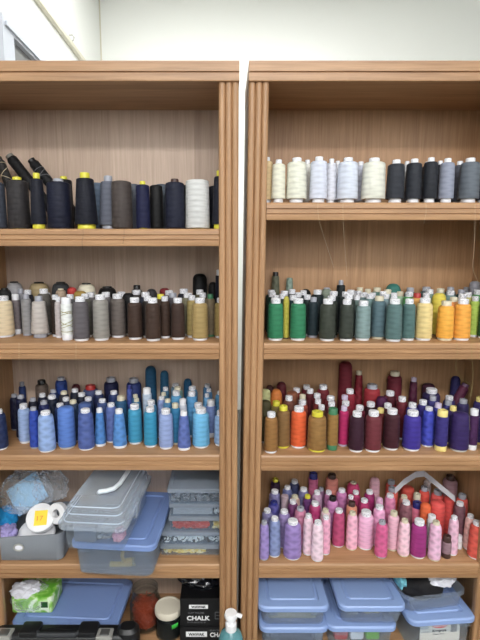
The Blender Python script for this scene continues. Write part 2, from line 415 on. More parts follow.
DATA = """
@L1
-4 182 22 0 b 72,78,92 N
18.5 177 25 0 b 62,58,60 Y
38 173 17 0 c 28,32,52 Y
59.5 179 27 0 b 26,32,62 G
65 176.5 17 1.6 b 20,20,28 Y
86 173 23 0 c 26,30,50 Y
98 183 16 1.6 b 110,130,155 N
109 176 20 0.9 c 115,120,136 G
122 181 21 0 b 85,75,72 N
134 184 14 1.6 b 100,106,118 N
143 181.5 16 0 b 28,34,84 Y
156.5 185 15 0.3 b 14,14,17 N
162 184 14 1.8 b 92,102,114 N
175 179 20 0 b 32,38,66 D
187 185 12 1.7 b 16,16,22 N
197.5 180 25 0 b 238,238,236 N
214 186 12 1.6 b 24,27,45 N
220 171 16 0 c 26,28,52 Y
@R1
267 157.5 14 0.4 w 236,206,152 W
278.5 160 16 0 w 240,238,216 W
296.5 158 21 0 w 240,240,222 W
307 160 11 1.6 w 232,232,224 W
318.5 157 18.5 0 w 226,231,248 W
331 159 13 0.5 w 234,236,246 W
337 161 10 2.2 w 226,228,238 W
347.5 158 24 0 w 224,231,247 W
360 162 12 1.8 w 200,205,222 W
373.5 158.5 24 0 w 240,240,226 W
395.5 160 18 0 w 54,58,68 W
406 161.5 10 1.7 w 214,214,216 W
413.5 159 17 0 w 48,52,62 W
426 162 10 1.8 w 36,39,47 W
430 158 15 0 w 40,44,54 W
439 161 11 1.9 w 44,46,56 W
446.5 158.5 15 0 w 152,158,178 W
458.5 161.5 13 1.6 w 88,91,104 W
469 158.5 20 0 w 104,112,122 W
484 161 14 0.8 w 60,64,80 W
@L2
3 296 21 338 o 230,209,172 W
16.5 294 8.5 334.5 t 122,112,114 W
27 294 10.5 336 o 150,149,150 G
39.5 296 17.5 338.5 c 192,184,178 G
48.5 293 9 333 o 130,126,108 W
29 290 11 2 o 52,54,68 W
45 289 11 2.2 o 96,92,86 W
22 288.5 11 3 o 140,140,146 G
16 281.5 21 4.2 d 152,150,153 K
6 288 22 2.6 d 38,38,40 K
40.5 282 21 4.2 d 152,134,96 K
62 282 19 4.3 d 58,60,63 K
62 288.5 12 3 d 152,132,112 B
73 287 8 3.6 o 192,55,50 N
87.5 283 19 4.3 d 206,199,176 K
81 291 11 2.8 o 166,136,60 N
108 286.5 20 4.1 d 22,20,21 K
59 297 8 338 o 196,186,187 W
67 297.5 11.5 340.5 t 236,239,236 W
56 295 8 1.2 o 56,42,36 W
71 294.5 9 1.6 o 90,88,90 W
81 296.5 16.5 341.5 o 96,91,96 W
86 294 10 1.3 o 100,98,90 W
91.5 292.5 10 2.2 o 105,100,100 W
101 294.5 16.5 341 o 147,143,137 W
106.5 292.5 11 1.5 o 110,105,105 W
118 294 16 338 o 106,97,92 W
122 292 11 1.6 o 90,82,78 W
135 297.5 15.5 340 o 72,52,42 W
153 298 16 341.5 o 72,52,42 W
165 296.5 11.5 338.5 o 74,54,43 W
137.5 285 12 4 o 95,100,92 K
137 290 11 2.5 o 70,65,62 W
146 292 11 1.9 o 55,60,75 W
152 289 14 3.4 d 50,46,50 N
148 296 10 1 o 55,48,45 W
165 288 9 3.9 o 130,30,36 N
169.5 290.5 11 2.9 o 80,56,50 W
161 294 10 1.2 o 78,60,46 Y
129 293 10 1.7 o 25,25,28 N
178 298 14.5 340 o 70,50,42 W
173 293 11 1.5 o 80,75,80 G
184 289 11 3.3 o 45,48,60 W
188 293 11 2 o 120,115,90 W
192 295.5 9 1 o 165,145,85 W
200 298 17 341 o 167,142,86 W
200 290 11 2.5 o 100,95,70 W
203 293 10 1.6 o 110,100,70 W
200 273.5 16.5 4.2 p 20,20,22 N
210.5 294 10 337 o 122,107,82 E
221 298 14 338.5 o 165,140,80 W
221 269.5 11 3.2 t 30,35,55 W
213 282 10 4 p 15,15,18 N
@R2
275.5 298.5 16.5 341 o 40,126,86 W
275 295.5 10 1 o 40,100,75 W
272 292.5 10 2 o 35,70,60 W
271 290 10 3 o 40,60,55 W
286 296 7 339 p 188,178,52 N
298 298.5 16.5 341 o 40,126,86 W
284 291 10 2.6 o 60,70,75 W
282.5 294 10 1.6 o 45,70,60 W
291.5 289.5 10 3.1 o 70,80,80 W
298 292.5 10 2.1 o 30,50,60 W
293 295.5 10 1.1 o 30,60,70 W
303 290.5 10 3 o 30,45,50 W
307 295 10 1.1 o 30,50,50 W
313 297 11 338 o 40,58,65 G
317 290 11 3 o 30,45,50 W
275 272 11 4.3 s 96,99,79 K
289 277.5 10 4.3 s 132,152,137 N
305 289 14 4.2 d 25,30,30 N
327.5 299 16.5 341.5 o 63,69,59 W
331 296 11 1.1 o 55,62,55 W
333 291.5 11 2.1 o 50,60,60 W
326 287.5 13 4.2 d 116,126,112 G
340 280 11 3.6 c 28,38,40 G
346.5 299.5 14 341.5 o 61,68,60 W
348 294 11 1.2 o 60,68,62 W
345 292 10 2.1 o 60,70,70 W
350 290 10 3 o 90,100,95 W
363 301 15.5 341 o 127,152,152 W
357 291 10 3 o 120,135,125 W
359 287.5 10 4 o 110,130,120 B
367 289 10 3.7 o 120,140,130 B
363 292.5 10 2 o 115,140,140 W
356 295 9 1.6 o 90,110,105 W
369 294 10 1.4 o 110,140,140 W
378.5 296 15 339.5 o 86,113,122 B
394 299 16.5 342 o 86,116,116 W
408.5 299 13.5 341 o 80,113,111 W
424 298 16.5 341 o 227,202,132 W
393 296 9 1 o 120,150,150 W
393 293 9 1.9 o 124,154,154 W
399 291.5 9 2.1 o 160,197,160 B
382 291.5 10 2.3 o 120,145,150 W
385 294 10 1.4 o 130,155,160 W
376 287.5 10 4 o 90,130,120 B
386.5 289.5 10 3 o 90,130,120 B
372 293 10 2.4 o 110,130,125 W
392 283.5 17 4.2 d 45,106,96 N
408 292 10 2 o 90,170,92 W
409 287.5 12 4.1 o 50,95,95 G
416 293 10 1.1 o 226,166,82 R
425 287 11 4 o 60,90,90 G
425 293 9 2 o 190,190,132 W
438 293 15 336 p 227,207,62 N
445.5 301 16.5 341 o 242,172,42 B
462 299 17 341 o 241,166,46 W
452.5 297 10 1 o 226,142,62 B
474 296.5 12 338 o 172,202,76 W
461 294 10 1.6 o 220,170,82 W
466.5 292.5 10 2.2 o 200,190,112 W
449 290.5 10 2.6 o 120,150,150 W
439 288.5 10 3.5 o 160,180,150 B
449 287 9 4.1 o 60,90,95 G
465.5 287 10 4.1 o 50,90,85 G
460 289.5 9 3.2 o 45,80,80 G
428 289.5 10 3 o 130,160,150 W
476 290 11 3 o 90,160,92 W
482 281 10 3.8 o 150,150,160 N
484 298 12 0.6 o 50,102,52 W
@L3
-1 410 16 451 e 36,52,98 W
8 394 11 431 e 26,31,68 G
23.5 382 16 4.0 o 40,60,112 G
22 395 10 1.2 e 28,36,72 G
24.5 404 12.5 444 o 152,177,222 W
34.5 407 10.5 449 e 42,72,172 G
46.5 411 17 453 e 143,172,222 W
34 398 10 1.8 e 26,26,48 G
43.5 393.5 11 3 e 30,36,62 W
45 401 10 1.3 e 30,40,97 G
53 395.5 11 2.4 e 26,36,62 W
54.5 389.5 10 3.6 e 50,70,122 G
43 380 13 4.5 o 106,91,81 K
62.5 377 14 4.5 e 36,66,142 G
66.5 406 17.5 450 o 86,127,207 N
61 403.5 10 1 e 40,60,112 W
86 409 16.5 451 e 76,96,162 W
100 408 11.5 447 s 72,132,202 W
85.5 402 14 1.2 o 70,95,152 N
65 391 10 3 e 60,60,72 B
67 397.5 10 2 e 40,50,82 W
74 400 10 1.6 e 50,70,102 B
76 389 10 3.5 e 35,40,62 W
82.5 393 11 2.7 e 30,35,56 W
89 397.5 10 2 e 42,60,100 W
99.5 391 10 3 e 40,50,92 W
103 399 10 1.7 e 60,80,132 W
91.5 385 17 4.1 o 70,80,122 R
77 384 8 4.5 e 92,35,42 N
112 377.5 15 4.4 o 28,32,77 G
111.5 403 12.5 443 e 91,112,177 W
119.5 409 14.5 449 s 82,142,212 W
135 404.5 15 445 o 52,152,192 W
150.5 407 14 448 o 42,147,187 W
166 409 15 450 o 147,167,217 W
121.5 396 11 1.6 o 36,86,126 B
114.5 391 10 3 e 40,60,112 W
134.5 378 19 4.3 o 46,62,122 G
130 385 10 2.9 s 72,92,172 U
151.5 366 12 4.5 p 30,86,122 N
165 370.5 11 4.5 p 36,96,132 N
147.5 388 9 2.3 t 192,207,227 W
136 394.5 10 2 e 60,110,152 B
137 398.5 10 1.3 e 50,120,162 B
151.5 400.5 10 1 o 60,130,172 W
166 387.5 10 3.4 e 60,110,142 W
164 392.5 9 2.7 e 80,120,142 B
162 396.5 10 2 e 132,152,202 W
168 399 10 1.2 e 60,120,162 B
175.5 403 10 0.9 o 42,122,167 B
184 411 13.5 451 s 92,112,182 W
183 399 8 1.1 t 202,207,217 W
201 408 18 449 o 106,186,232 W
198.5 403 11 0.9 o 92,162,212 W
211 400 9.5 438 t 132,157,217 W
221 411 14 447 o 152,187,232 W
192 391.5 12 2 o 82,152,202 W
176.5 391 12 2.2 o 82,152,197 W
176 383.5 10 4.1 e 120,150,172 W
178 387 10 3.2 e 120,150,142 B
192.5 386.5 10 3.4 e 90,130,162 W
188 378.5 9 4.5 p 30,91,132 N
207.5 384 10 4.1 e 80,130,172 W
209 388.5 10 3.2 e 86,140,187 W
207 394 10 2.1 e 102,162,207 W
221 391 11 1.8 e 72,132,172 W
@R3
271 412 14 454 o 152,107,52 W
283 405.5 14.5 449 o 132,97,52 Y
298.5 406.5 16.5 449 o 227,90,30 W
317 411 19.5 453 o 147,107,52 Y
276 389 13 3 d 182,102,32 N
276 401 10 1.6 o 122,102,42 Y
265 389 9 2.6 o 192,192,132 N
265 400 10 1.2 o 76,71,41 N
281 382 11 4.4 p 102,30,40 N
269.5 385 9 4.4 p 82,41,36 N
291.5 391 11 3.1 o 132,76,50 N
288.5 396 10 2 o 112,66,51 W
296 388 10 3.8 o 122,41,31 W
302 394.5 9 2.6 o 102,56,46 B
302 400 10 1.2 o 152,61,41 W
306 385 10 4.2 o 112,31,41 W
309.5 389 10 3.3 o 102,26,36 W
316.5 393.5 10 2.5 o 112,31,41 W
317.5 399 9 1.7 o 122,41,41 W
321 405 9 0.9 o 102,61,41 W
322.5 385 13 3.8 o 117,31,41 W
332.5 408 11 451 t 152,112,52 E
331 402 9 1 o 122,51,61 W
330 396 10 2 o 122,41,51 W
343.5 406 10.5 447 o 192,31,102 L
345 401 10 1 o 132,31,51 W
344 395 9 2 o 132,26,46 L
349 389 10 3 o 142,26,46 W
344 361.5 14.5 4.4 p 122,29,46 N
357.5 371 11 4.2 s 132,26,41 B
371 384 18 3.7 o 162,41,51 G
356.5 411.5 15 453 o 66,29,51 W
359 405.5 10 0.9 o 112,26,51 W
370 402 11 1.1 o 61,21,31 W
373 411 17 453 o 116,46,56 W
391.5 409 16.5 451 o 76,31,43 W
412 410.5 18 452 o 66,51,157 W
380 408 9 0.8 o 112,41,41 P
387 403.5 10 1.2 o 82,31,46 W
381 396.5 12 2.1 o 86,31,76 N
389 391 11 2.8 o 92,26,41 W
401 397 12 2 o 112,31,46 W
393 371.5 15 4.3 o 112,29,46 B
412 377.5 10.5 4.2 s 92,31,61 L
411.5 403 10 1 o 61,61,152 W
422 400 10 1.5 o 56,46,132 W
430 388.5 20 3.2 o 61,51,102 W
427 383.5 14 4.5 o 82,41,61 N
428 407 12.5 447.5 e 66,76,192 W
441.5 410 12 452 t 61,51,132 P
459.5 412 19 453 o 61,41,107 N
473 409 9.5 451 t 81,41,92 W
481 397 10 1 o 61,51,112 P
452 406 9 0.9 o 71,51,112 P
431.5 396 10 2.1 o 66,61,132 G
437 403 10 1.2 o 61,61,152 L
448 396 10 2.3 o 71,61,122 W
447 400.5 9 1.6 o 66,61,132 G
462 399 10 1.7 o 61,51,102 G
453.5 376 10 4.4 p 56,51,112 N
@R4
264 521 10.5 561 e 157,137,202 G
274.5 517 12.5 558 e 132,147,192 W
292.5 520 18.5 561 e 152,127,192 W
267 509 10 1 e 132,127,172 W
284 510 11 1 e 152,132,187 W
273.5 501 10.5 2 e 86,81,152 U
274.5 490 11 3 e 122,117,162 W
275 478.5 9 4.2 e 71,46,71 Y
287 486 10 3.4 e 102,107,152 W
294 480 10 4.2 e 61,66,107 W
284.5 495.5 8 2.5 t 192,167,177 N
294.5 495.5 10 2.5 e 202,162,152 B
292.5 500 10 1.6 e 112,51,102 W
303 488 10 3.3 e 122,117,162 W
300 507 11 1.1 e 197,122,152 G
307 495 8.5 2.4 e 102,51,112 Y
312.5 473 10.5 4.3 t 207,102,142 U
314.5 502 13 1.6 e 182,51,112 W
308 514.5 10.5 556 e 242,207,222 W
317.5 521 12.5 563 e 242,212,227 W
325.5 516 10 555.5 e 242,172,202 W
325 509 9 1.1 e 227,192,202 B
338.5 509 13 548 e 187,71,117 W
352 511.5 11.5 551 e 246,182,207 B
365.5 511 16.5 551 o 242,182,217 W
331 474 14.5 4.2 o 217,132,117 D
316.5 491 9 2.7 e 192,152,182 W
320.5 487.5 9 3.4 e 132,91,122 G
328 491 10 2.9 e 177,107,152 W
341 489 11 3 e 202,122,177 W
332 496 13.5 2 o 207,132,192 K
352.5 482 15.5 3.8 d 187,51,102 B
355 491 10 2.9 e 177,51,102 W
350 495.5 9 2.3 e 172,91,122 W
368.5 490.5 12 2.8 e 152,31,97 W
351 501.5 13.5 1.4 o 227,147,117 D
363.5 499 12 1.7 e 177,46,102 W
381.5 520.5 12.5 559 e 217,92,147 G
393 511 13 553 o 242,187,207 B
404 519 13.5 559 e 246,202,217 B
418.5 519.5 16.5 560 o 162,46,127 W
378.5 505.5 11 1 e 237,167,207 W
378.5 497.5 10 1.9 s 227,172,207 N
373.5 477.5 11 4.2 p 227,172,187 N
390 480 11.5 4.2 o 217,86,71 G
391 487 12.5 3.2 o 232,96,81 G
389 494 12 2.3 e 217,127,167 W
406.5 486 14 3.7 o 207,76,61 N
403 495.5 9 2.5 e 192,122,112 B
405 501 13 1.5 e 137,86,97 W
416 493.5 9 2.6 t 217,122,102 B
423 486.5 13 3.5 o 222,76,61 G
416.5 502 11 1.5 t 237,122,152 U
424.5 503 9 1.6 o 237,102,46 N
435 521 12.5 562 e 237,187,217 B
431 515 9 0.6 t 222,222,226 W
447 535.5 10 559.5 t 152,122,132 D
453 516 11 557 e 237,187,212 W
458.5 502 11 1.2 e 122,81,92 W
436.5 501 15 1.7 o 232,81,76 N
436.5 490 15.5 2.8 o 227,82,76 G
448 496 12 2.3 o 217,71,66 N
448.5 475.5 14.5 4.3 o 172,132,142 D
463 494 12 2.4 o 227,92,82 G
469.5 514.5 12 552 e 242,192,187 W
476.5 521.5 17 561 e 222,86,71 W
460 535 6.5 0.5 t 237,232,232 W
426 480 11 4.2 s 217,207,207 N
"""
# ------------------------------------------------------------------ thread
CAPS = {'W': (226, 226, 230), 'Y': (212, 204, 64), 'P': (228, 210, 132), 'G': (158, 160, 170), 'K': (24, 22, 22), 'B': (206, 198, 174), 'D': (66, 44, 40),
        'U': (42, 46, 120), 'L': (196, 184, 208), 'E': (60, 120, 84), 'R': (165, 45, 42)}
CAPWORD = {'W': 'white-capped', 'Y': 'yellow-capped', 'P': 'pale-yellow-capped', 'G': 'grey-capped', 'K': 'black-centred', 'B': 'beige-capped', 'D': 'brown-capped',
           'U': 'blue-capped', 'L': 'lilac-capped', 'E': 'green-capped', 'R': 'red-capped', 'N': 'capless'}
PALETTE = [('black', 18, 18, 20), ('charcoal', 50, 52, 58), ('charcoal', 62, 60, 60), ('slate grey', 74, 80, 94), ('grey', 104, 108, 116), ('mid grey', 145, 145, 145),
    ('pale grey', 205, 205, 212), ('white', 236, 236, 238), ('cream', 240, 240, 222), ('icy white', 226, 231, 247), ('light grey-blue', 152, 158, 178), ('grey-blue', 112, 122, 140),
    ('navy', 28, 32, 62), ('royal navy', 28, 34, 84), ('dark blue', 38, 54, 104), ('royal blue', 42, 72, 172), ('blue', 60, 105, 190), ('cornflower blue', 86, 127, 207),
    ('light blue', 150, 176, 222), ('sky blue', 106, 186, 232), ('turquoise', 46, 150, 190), ('teal blue', 34, 90, 126), ('steel blue', 70, 120, 165), ('slate blue', 78, 98, 164),
    ('periwinkle', 132, 157, 217), ('denim blue', 60, 85, 130), ('taupe', 120, 108, 104), ('brown-grey', 104, 96, 91), ('beige-grey', 192, 184, 178), ('dark brown', 72, 52, 42),
    ('brown', 110, 82, 62), ('khaki', 150, 132, 96), ('tan', 160, 130, 100), ('peach', 230, 207, 160), ('gold-olive', 166, 142, 86), ('mustard', 166, 136, 60), ('olive', 110, 104, 66),
    ('dark olive', 64, 69, 59), ('lime', 172, 202, 76), ('yellow', 226, 206, 62), ('pale yellow', 227, 202, 132), ('orange-yellow', 242, 170, 44), ('orange', 227, 92, 32), ('amber', 226, 150, 70),
    ('green', 40, 126, 86), ('leaf green', 90, 168, 92), ('pale green', 160, 197, 160), ('pale olive', 191, 191, 132), ('sage', 130, 150, 136), ('dark teal', 38, 58, 64), ('dark green', 40, 76, 64), ('teal', 48, 100, 94),
    ('sea grey', 86, 114, 116), ('pale teal', 124, 152, 152), ('ochre', 150, 107, 52), ('ochre brown', 130, 98, 50), ('rust', 132, 70, 48), ('burnt orange', 182, 102, 36), ('red', 192, 50, 48),
    ('crimson', 160, 40, 52), ('dark red', 120, 30, 44), ('maroon', 104, 44, 52), ('wine', 78, 30, 44), ('plum', 84, 40, 76), ('aubergine', 64, 28, 52), ('magenta', 176, 44, 108), ('hot pink', 217, 92, 147),
    ('rose', 187, 70, 117), ('pink', 236, 165, 203), ('light pink', 243, 190, 215), ('pale pink', 242, 210, 225), ('dusty pink', 197, 130, 152), ('orchid', 205, 128, 185), ('lavender', 154, 130, 192),
    ('grey-lavender', 122, 118, 160), ('lilac', 196, 160, 190), ('violet', 66, 51, 157), ('indigo', 60, 44, 110), ('blue-violet', 68, 66, 150), ('coral', 232, 84, 76), ('salmon', 222, 134, 114),
    ('coral red', 214, 74, 64), ('mauve', 132, 84, 96), ('pale mauve', 172, 132, 142), ('peach pink', 242, 192, 187), ('purple-grey', 66, 58, 104), ('silver mauve', 192, 167, 177)]
def colour_name(c):
    L = lambda p: (lin(p[0]) ** (1 / 2.4), lin(p[1]) ** (1 / 2.4), lin(p[2]) ** (1 / 2.4))
    a = L(c)
    def d(p):
        b = L(p[1:]); lum = lambda q: .3 * q[0] + .6 * q[1] + .1 * q[2]
        ch = [(a[i] - lum(a)) - (b[i] - lum(b)) for i in range(3)]
        return (lum(a) - lum(b)) ** 2 + 3 * sum(x * x for x in ch)
    return min(PALETTE, key=d)[0]
SPEC = {  # kind: top/bottom ratio, cap radius, cap height (m), base radius, base height, shoulder, object name, noun
    'o': (.92, .58, .014, .86, .007, .012, 'thread_spool', 'spool'),
    'e': (.88, .54, .010, .90, .005, .015, 'thread_spool', 'spool'),
    'c': (.74, .42, .015, .78, .013, .004, 'thread_cone', 'cone'),
    'b': (.94, .40, .009, .60, .003, .006, 'thread_cone', 'cone'),
    'w': (.90, .44, .011, .68, .012, .006, 'thread_cone', 'cone'),
    's': (.66, .50, .013, .92, .008, .006, 'thread_cone', 'slim cone'),
    't': (.98, .82, .018, .94, .016, .002, 'thread_tube', 'tube'),
    'd': (.95, .46, .004, .90, .006, .040, 'wide_thread_cone', 'wide cone'),
    'p': (.88, .30, .000, .80, .004, .020, 'thread_roll', 'roll'),
}
MESH = {}
def thread_mesh(kind, R, h, cap):
    key = ('t', kind, round(R, 4), round(h, 3), cap == 'N')
    if key in MESH: return MESH[key]
    tp, cr, ch, br, bh, sh, _, _ = SPEC[kind]
    if cap == 'N': ch = 0
    top = h - ch; sh = min(sh, top * .3)
    rt = R * tp
    pr = [(br * R * .5, bh), (R * .97, bh), (R, bh + .002)]
    if kind == 'e':      # embroidery cone: nearly straight foot, then a steady taper
        pr += [(R * .99, bh + (top - bh) * .15), (R * .95, bh + (top - bh) * .5)]
    if kind == 'd':
        pr += [(R * 1.0, bh + (top - bh) * .45), (R * .95, bh + (top - bh) * .65)]
    zs = top - sh
    ri = cr * R * .98 if cap != 'N' else R * .12
    ri = min(ri, rt * .9)
    if kind == 't': ri = rt * .9
    for i in range(6):
        t = i / 5
        a = t * PI / 2
        pr.append((ri + (rt - ri) * (1 - (1 - math.cos(a))) if False else ri + (rt - ri) * math.cos(a) ** .8 if i < 5 else ri, zs + sh * math.sin(a)))
    bm = bmesh.new()
    pr.append((0, top)) if cap == 'N' else pr.append((ri * .9, top - .002))
    lathe(bm, pr, 28)
    bmesh.ops.recalc_face_normals(bm, faces=bm.faces[:])
    me = bpy.data.meshes.new('thread'); bm.to_mesh(me); bm.free()
    me.materials.append(M['shiny'] if kind in 'es' else M['thread'])
    me.shade_smooth(); me.set_sharp_from_angle(angle=math.radians(40))
    MESH[key] = me; return me
def core_mesh(kind, R, h, cap):
    key = ('c', kind, round(R, 4), round(h, 3), cap == 'N')
    if key in MESH: return MESH[key]
    tp, cr, ch, br, bh, sh, _, _ = SPEC[kind]
    bm = bmesh.new(); r = br * R
    foot = [(0, 0), (r * .96, 0), (r, .001), (r, bh - .001), (r * .97, bh), (r * .3, bh)]
    if cap == 'N':
        lathe(bm, foot + [(0, bh)], 24)
    else:
        c = min(cr * R, R * tp * .95); z0 = h - ch - .004
        lathe(bm, foot + [(r * .3, z0), (c * .98, z0), (c, h - .002), (c * .9, h), (c * .46, h), (c * .42, h - .004), (0, h - .004)], 24)
        n = len(bm.faces); bm.faces.ensure_lookup_table()
        for f in bm.faces[n - 24:]: f.material_index = 1  # recess floor coloured dark for the shade down the tube
    bmesh.ops.recalc_face_normals(bm, faces=bm.faces[:])
    me = bpy.data.meshes.new('spool_core'); bm.to_mesh(me); bm.free()
    me.materials.append(M['core']); me.materials.append(M['hole'])
    me.shade_smooth(); me.set_sharp_from_angle(angle=math.radians(40))
    MESH[key] = me; return me
def sticker_mesh(kind, R, h):
    key = ('s', kind, round(R, 4), round(h, 3))
    if key in MESH: return MESH[key]
    tp, cr, ch, *_ = SPEC[kind]
    c = min(cr * R, R * tp * .95) * .84
    c2 = c / .84 + .0004
    bm = lathe(bmesh.new(), [(0, h + .0001), (0, h + .0006), (c, h + .0006), (c2 * .92, h + .0003), (c2, h - .0015), (c2, h - ch * .8), (c2 - .0003, h - ch * .8), (c2 - .0003, h - .0016), (c2 * .92, h + .0001)], 16)
    bm.faces.ensure_lookup_table()
    bmesh.ops.recalc_face_normals(bm, faces=bm.faces[:])
    me = bpy.data.meshes.new('paper_sticker'); bm.to_mesh(me); bm.free(); me.materials.append(M['sticker'])
    MESH[key] = me; return me
SHELFINFO = {  # case, shelf index, phrase used in labels
    'L1': (LC, 0, 'navy-and-black top shelf'), 'R1': (RC, 0, 'cream-and-charcoal top shelf'), 'L2': (LC, 1, 'brown-and-grey shelf'), 'R2': (RC, 1, 'green-and-yellow shelf'),
    'L3': (LC, 2, 'blue shelf'), 'R3': (RC, 2, 'red-and-purple shelf'), 'R4': (RC, 3, 'pink shelf')}
GROUPS = {'L1': 'navy and black cones on the top shelf', 'R1': 'cream to grey cones on the top shelf', 'L2': 'brown and grey thread on its shelf', 'R2': 'green and yellow thread on its shelf',
          'L3': 'blue thread on its shelf', 'R3': 'red and purple thread on its shelf', 'R4': 'pink thread on its shelf'}
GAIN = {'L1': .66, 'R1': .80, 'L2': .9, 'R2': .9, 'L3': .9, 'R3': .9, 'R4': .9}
def parse():
    out, cur = {}, None
    for ln in DATA.strip().splitlines():
        if ln[0] == '@': cur = ln[1:]; out[cur] = []; continue
        u, t, w, p, k, c, cap = ln.split()
        out[cur].append(dict(u=float(u), t=float(t), w=float(w), p=float(p), k=k, c=tuple(float(q) for q in c.split(',')), cap=cap))  # colours of back spools already hold some of the shade on them
    return out
def place(key, items):
    case, idx, _ = SHELFINFO[key]
    zs = case.zs[idx]
    x0, x1 = case.xin0 + case.dx(zs), case.xin1 + case.dx(zs)
    for s in items:
        if s['p'] > 10:
            q = PZ(s['u'], s['p'], zs); Y0 = max(q.y, D + .004)
            R = s['w'] / 2 / F * (Y0 * CT - (zs - H) * ST)
            s['Y'] = max(Y0 + R * .95, D + .008 + R); s['front'] = True
        else:
            Y = D + .02 + s['p'] * .042 if key in ('L1', 'R1') else D + .062 + s['p'] * .037
            R = s['w'] / 2 / F * (Y * CT - (zs - H) * ST)
            if key in ('L1', 'R1') or s['p'] < .2: Y = D + .01 + R + s['p'] * .045
            if key[1] != '1' and s['w'] <= 11 and s['k'] in 'oe': R *= 1.22
            s['Y'] = Y; s['front'] = s['p'] < .75
        s['R'] = R
        s['lim'] = BACKY - .003
    def setx(s):
        s['R'] = min(s['R'], .05)
        s['X'] = x_at(s['u'], s['Y'], zs + .06)
        s['X'] = min(max(s['X'], x0 + s['R'] + .001), x1 - s['R'] - .001)
    for s in items: setx(s)
    for it in range(500):
        worst = 0
        for i, a in enumerate(items):
            for b in items[i + 1:]:
                dx, dy = b['X'] - a['X'], b['Y'] - a['Y']
                need = a['R'] + b['R'] + .0006
                if abs(dx) >= need: continue
                d = math.hypot(dx, dy)
                if d >= need: continue
                worst = max(worst, need - d)
                near, far = (a, b) if (dy > 0 or (dy == 0 and a['front'])) else (b, a)
                if a['front'] != b['front']: near, far = (a, b) if a['front'] else (b, a)
                want = math.sqrt(max(need * need - dx * dx, 0)) - (far['Y'] - near['Y'])
                share = 0.0 if near['front'] and it < 400 else .4
                if near['front'] and far['front']:
                    # side by side in front: narrow both, step one back a little
                    for s in (a, b): s['R'] *= 1 - min(.02, (need - d) / need * .5)
                    far['Y'] += min(want * .2, .002)
                else:
                    near['Y'] -= want * share * .7; far['Y'] += want * (1 - share) * .7
                    if it > 120:
                        for s in (a, b):
                            if not s['front'] or it > 250: s['R'] *= .995
                for s in (a, b):
                    s['Y'] = min(max(s['Y'], D + .006 + s['R']), s['lim'] - s['R']); setx(s)
        if worst < 1e-5: break
    # drop to the shelf: height from where its top is seen
    for s in items:
        top = PY(s['u'], s['t'], s['Y'] + .0).z
        s['h'] = max(top - zs, .035)
        s['z'] = zs
    return worst
ORD = ['first', 'second', 'third', 'fourth', 'fifth', 'sixth', 'seventh', 'eighth', 'ninth', 'tenth', 'eleventh', 'twelfth', 'thirteenth']
NUM = ['', '', 'two', 'three', 'four', 'five', 'six', 'seven', 'eight', 'nine', 'ten', 'eleven', 'twelve', 'thirteen']
def labels(key, items):
    phrase = SHELFINFO[key][2]
    for s in items:
        s['col'] = colour_name(s['c']); s['noun'] = SPEC[s['k']][7]
        f = (s['Y'] - D)
        s['row'] = 'front row' if s['front'] else ('middle rows' if f < .155 else 'back row')
        s['cw'] = CAPWORD[s['cap']]
    def count(fn):
        d = {}
        for s in items: d.setdefault(fn(s), []).append(s)
        return d
    tn = lambda s: ' '.join(s['noun'].split()[:-1] + ['thread', s['noun'].split()[-1]])
    tries = [
        lambda s: f"{s['col']} {tn(s)} standing on the {phrase}",
        lambda s: f"{s['cw']} {s['col']} {tn(s)} standing on the {phrase}",
        lambda s: f"{s['col']} {tn(s)} in the {s['row']} of the {phrase}",
        lambda s: f"{s['cw']} {s['col']} {tn(s)} in the {s['row']} of the {phrase}",
    ]
    fronts = sorted([s for s in items if s['front']], key=lambda s: s['u'])
    fcount = {}
    for s in fronts: fcount.setdefault((s['col'], s['noun']), []).append(s)
    def fname(s):
        return s['col'] + ' ' + s['noun'] if len(fcount[(s['col'], s['noun'])]) == 1 else None
    def beside(s):
        if s['front']:
            i = fronts.index(s)
            for j, w in ((i + 1, 'left of'), (i - 1, 'right of')):
                if 0 <= j < len(fronts) and fname(fronts[j]):
                    return f"{s['col']} {s['noun']} just {w} the {fname(fronts[j])} in front, {phrase}"
        else:
            best = min(fronts, key=lambda q: abs(q['u'] - s['u']))
            if abs(best['u'] - s['u']) < 9 and fname(best):
                return f"{s['cw']} {s['col']} {s['noun']} behind the front row's {fname(best)}, {phrase}"
        return None
    tries.append(beside)
    used = {}
    for fn in tries:
        d = count(fn)
        for k, v in d.items():
            if k and len(v) == 1 and 'label' not in v[0] and k not in used:
                v[0]['label'] = k; used[k] = 1
    left = [s for s in items if 'label' not in s]
    grp = {}
    for s in items: grp.setdefault((s['cw'], s['col'], s['noun'], s['row']), []).append(s)
    for k, v in grp.items():
        v.sort(key=lambda s: s['u'])
        for i, s in enumerate(v):
            if 'label' in s: continue
            nm = {'front row': 'front', 'middle rows': 'middle', 'back row': 'back'}[s['row']]
            s['label'] = f"{ORD[i] + ' from left' if 0 < i < len(v) - 1 else ('leftmost' if i == 0 else 'rightmost')} of the {NUM[len(v)]} {s['cw']} {s['col']} {s['noun']}s, {nm} of {phrase}"
ITEMS = parse()
ALL = set()
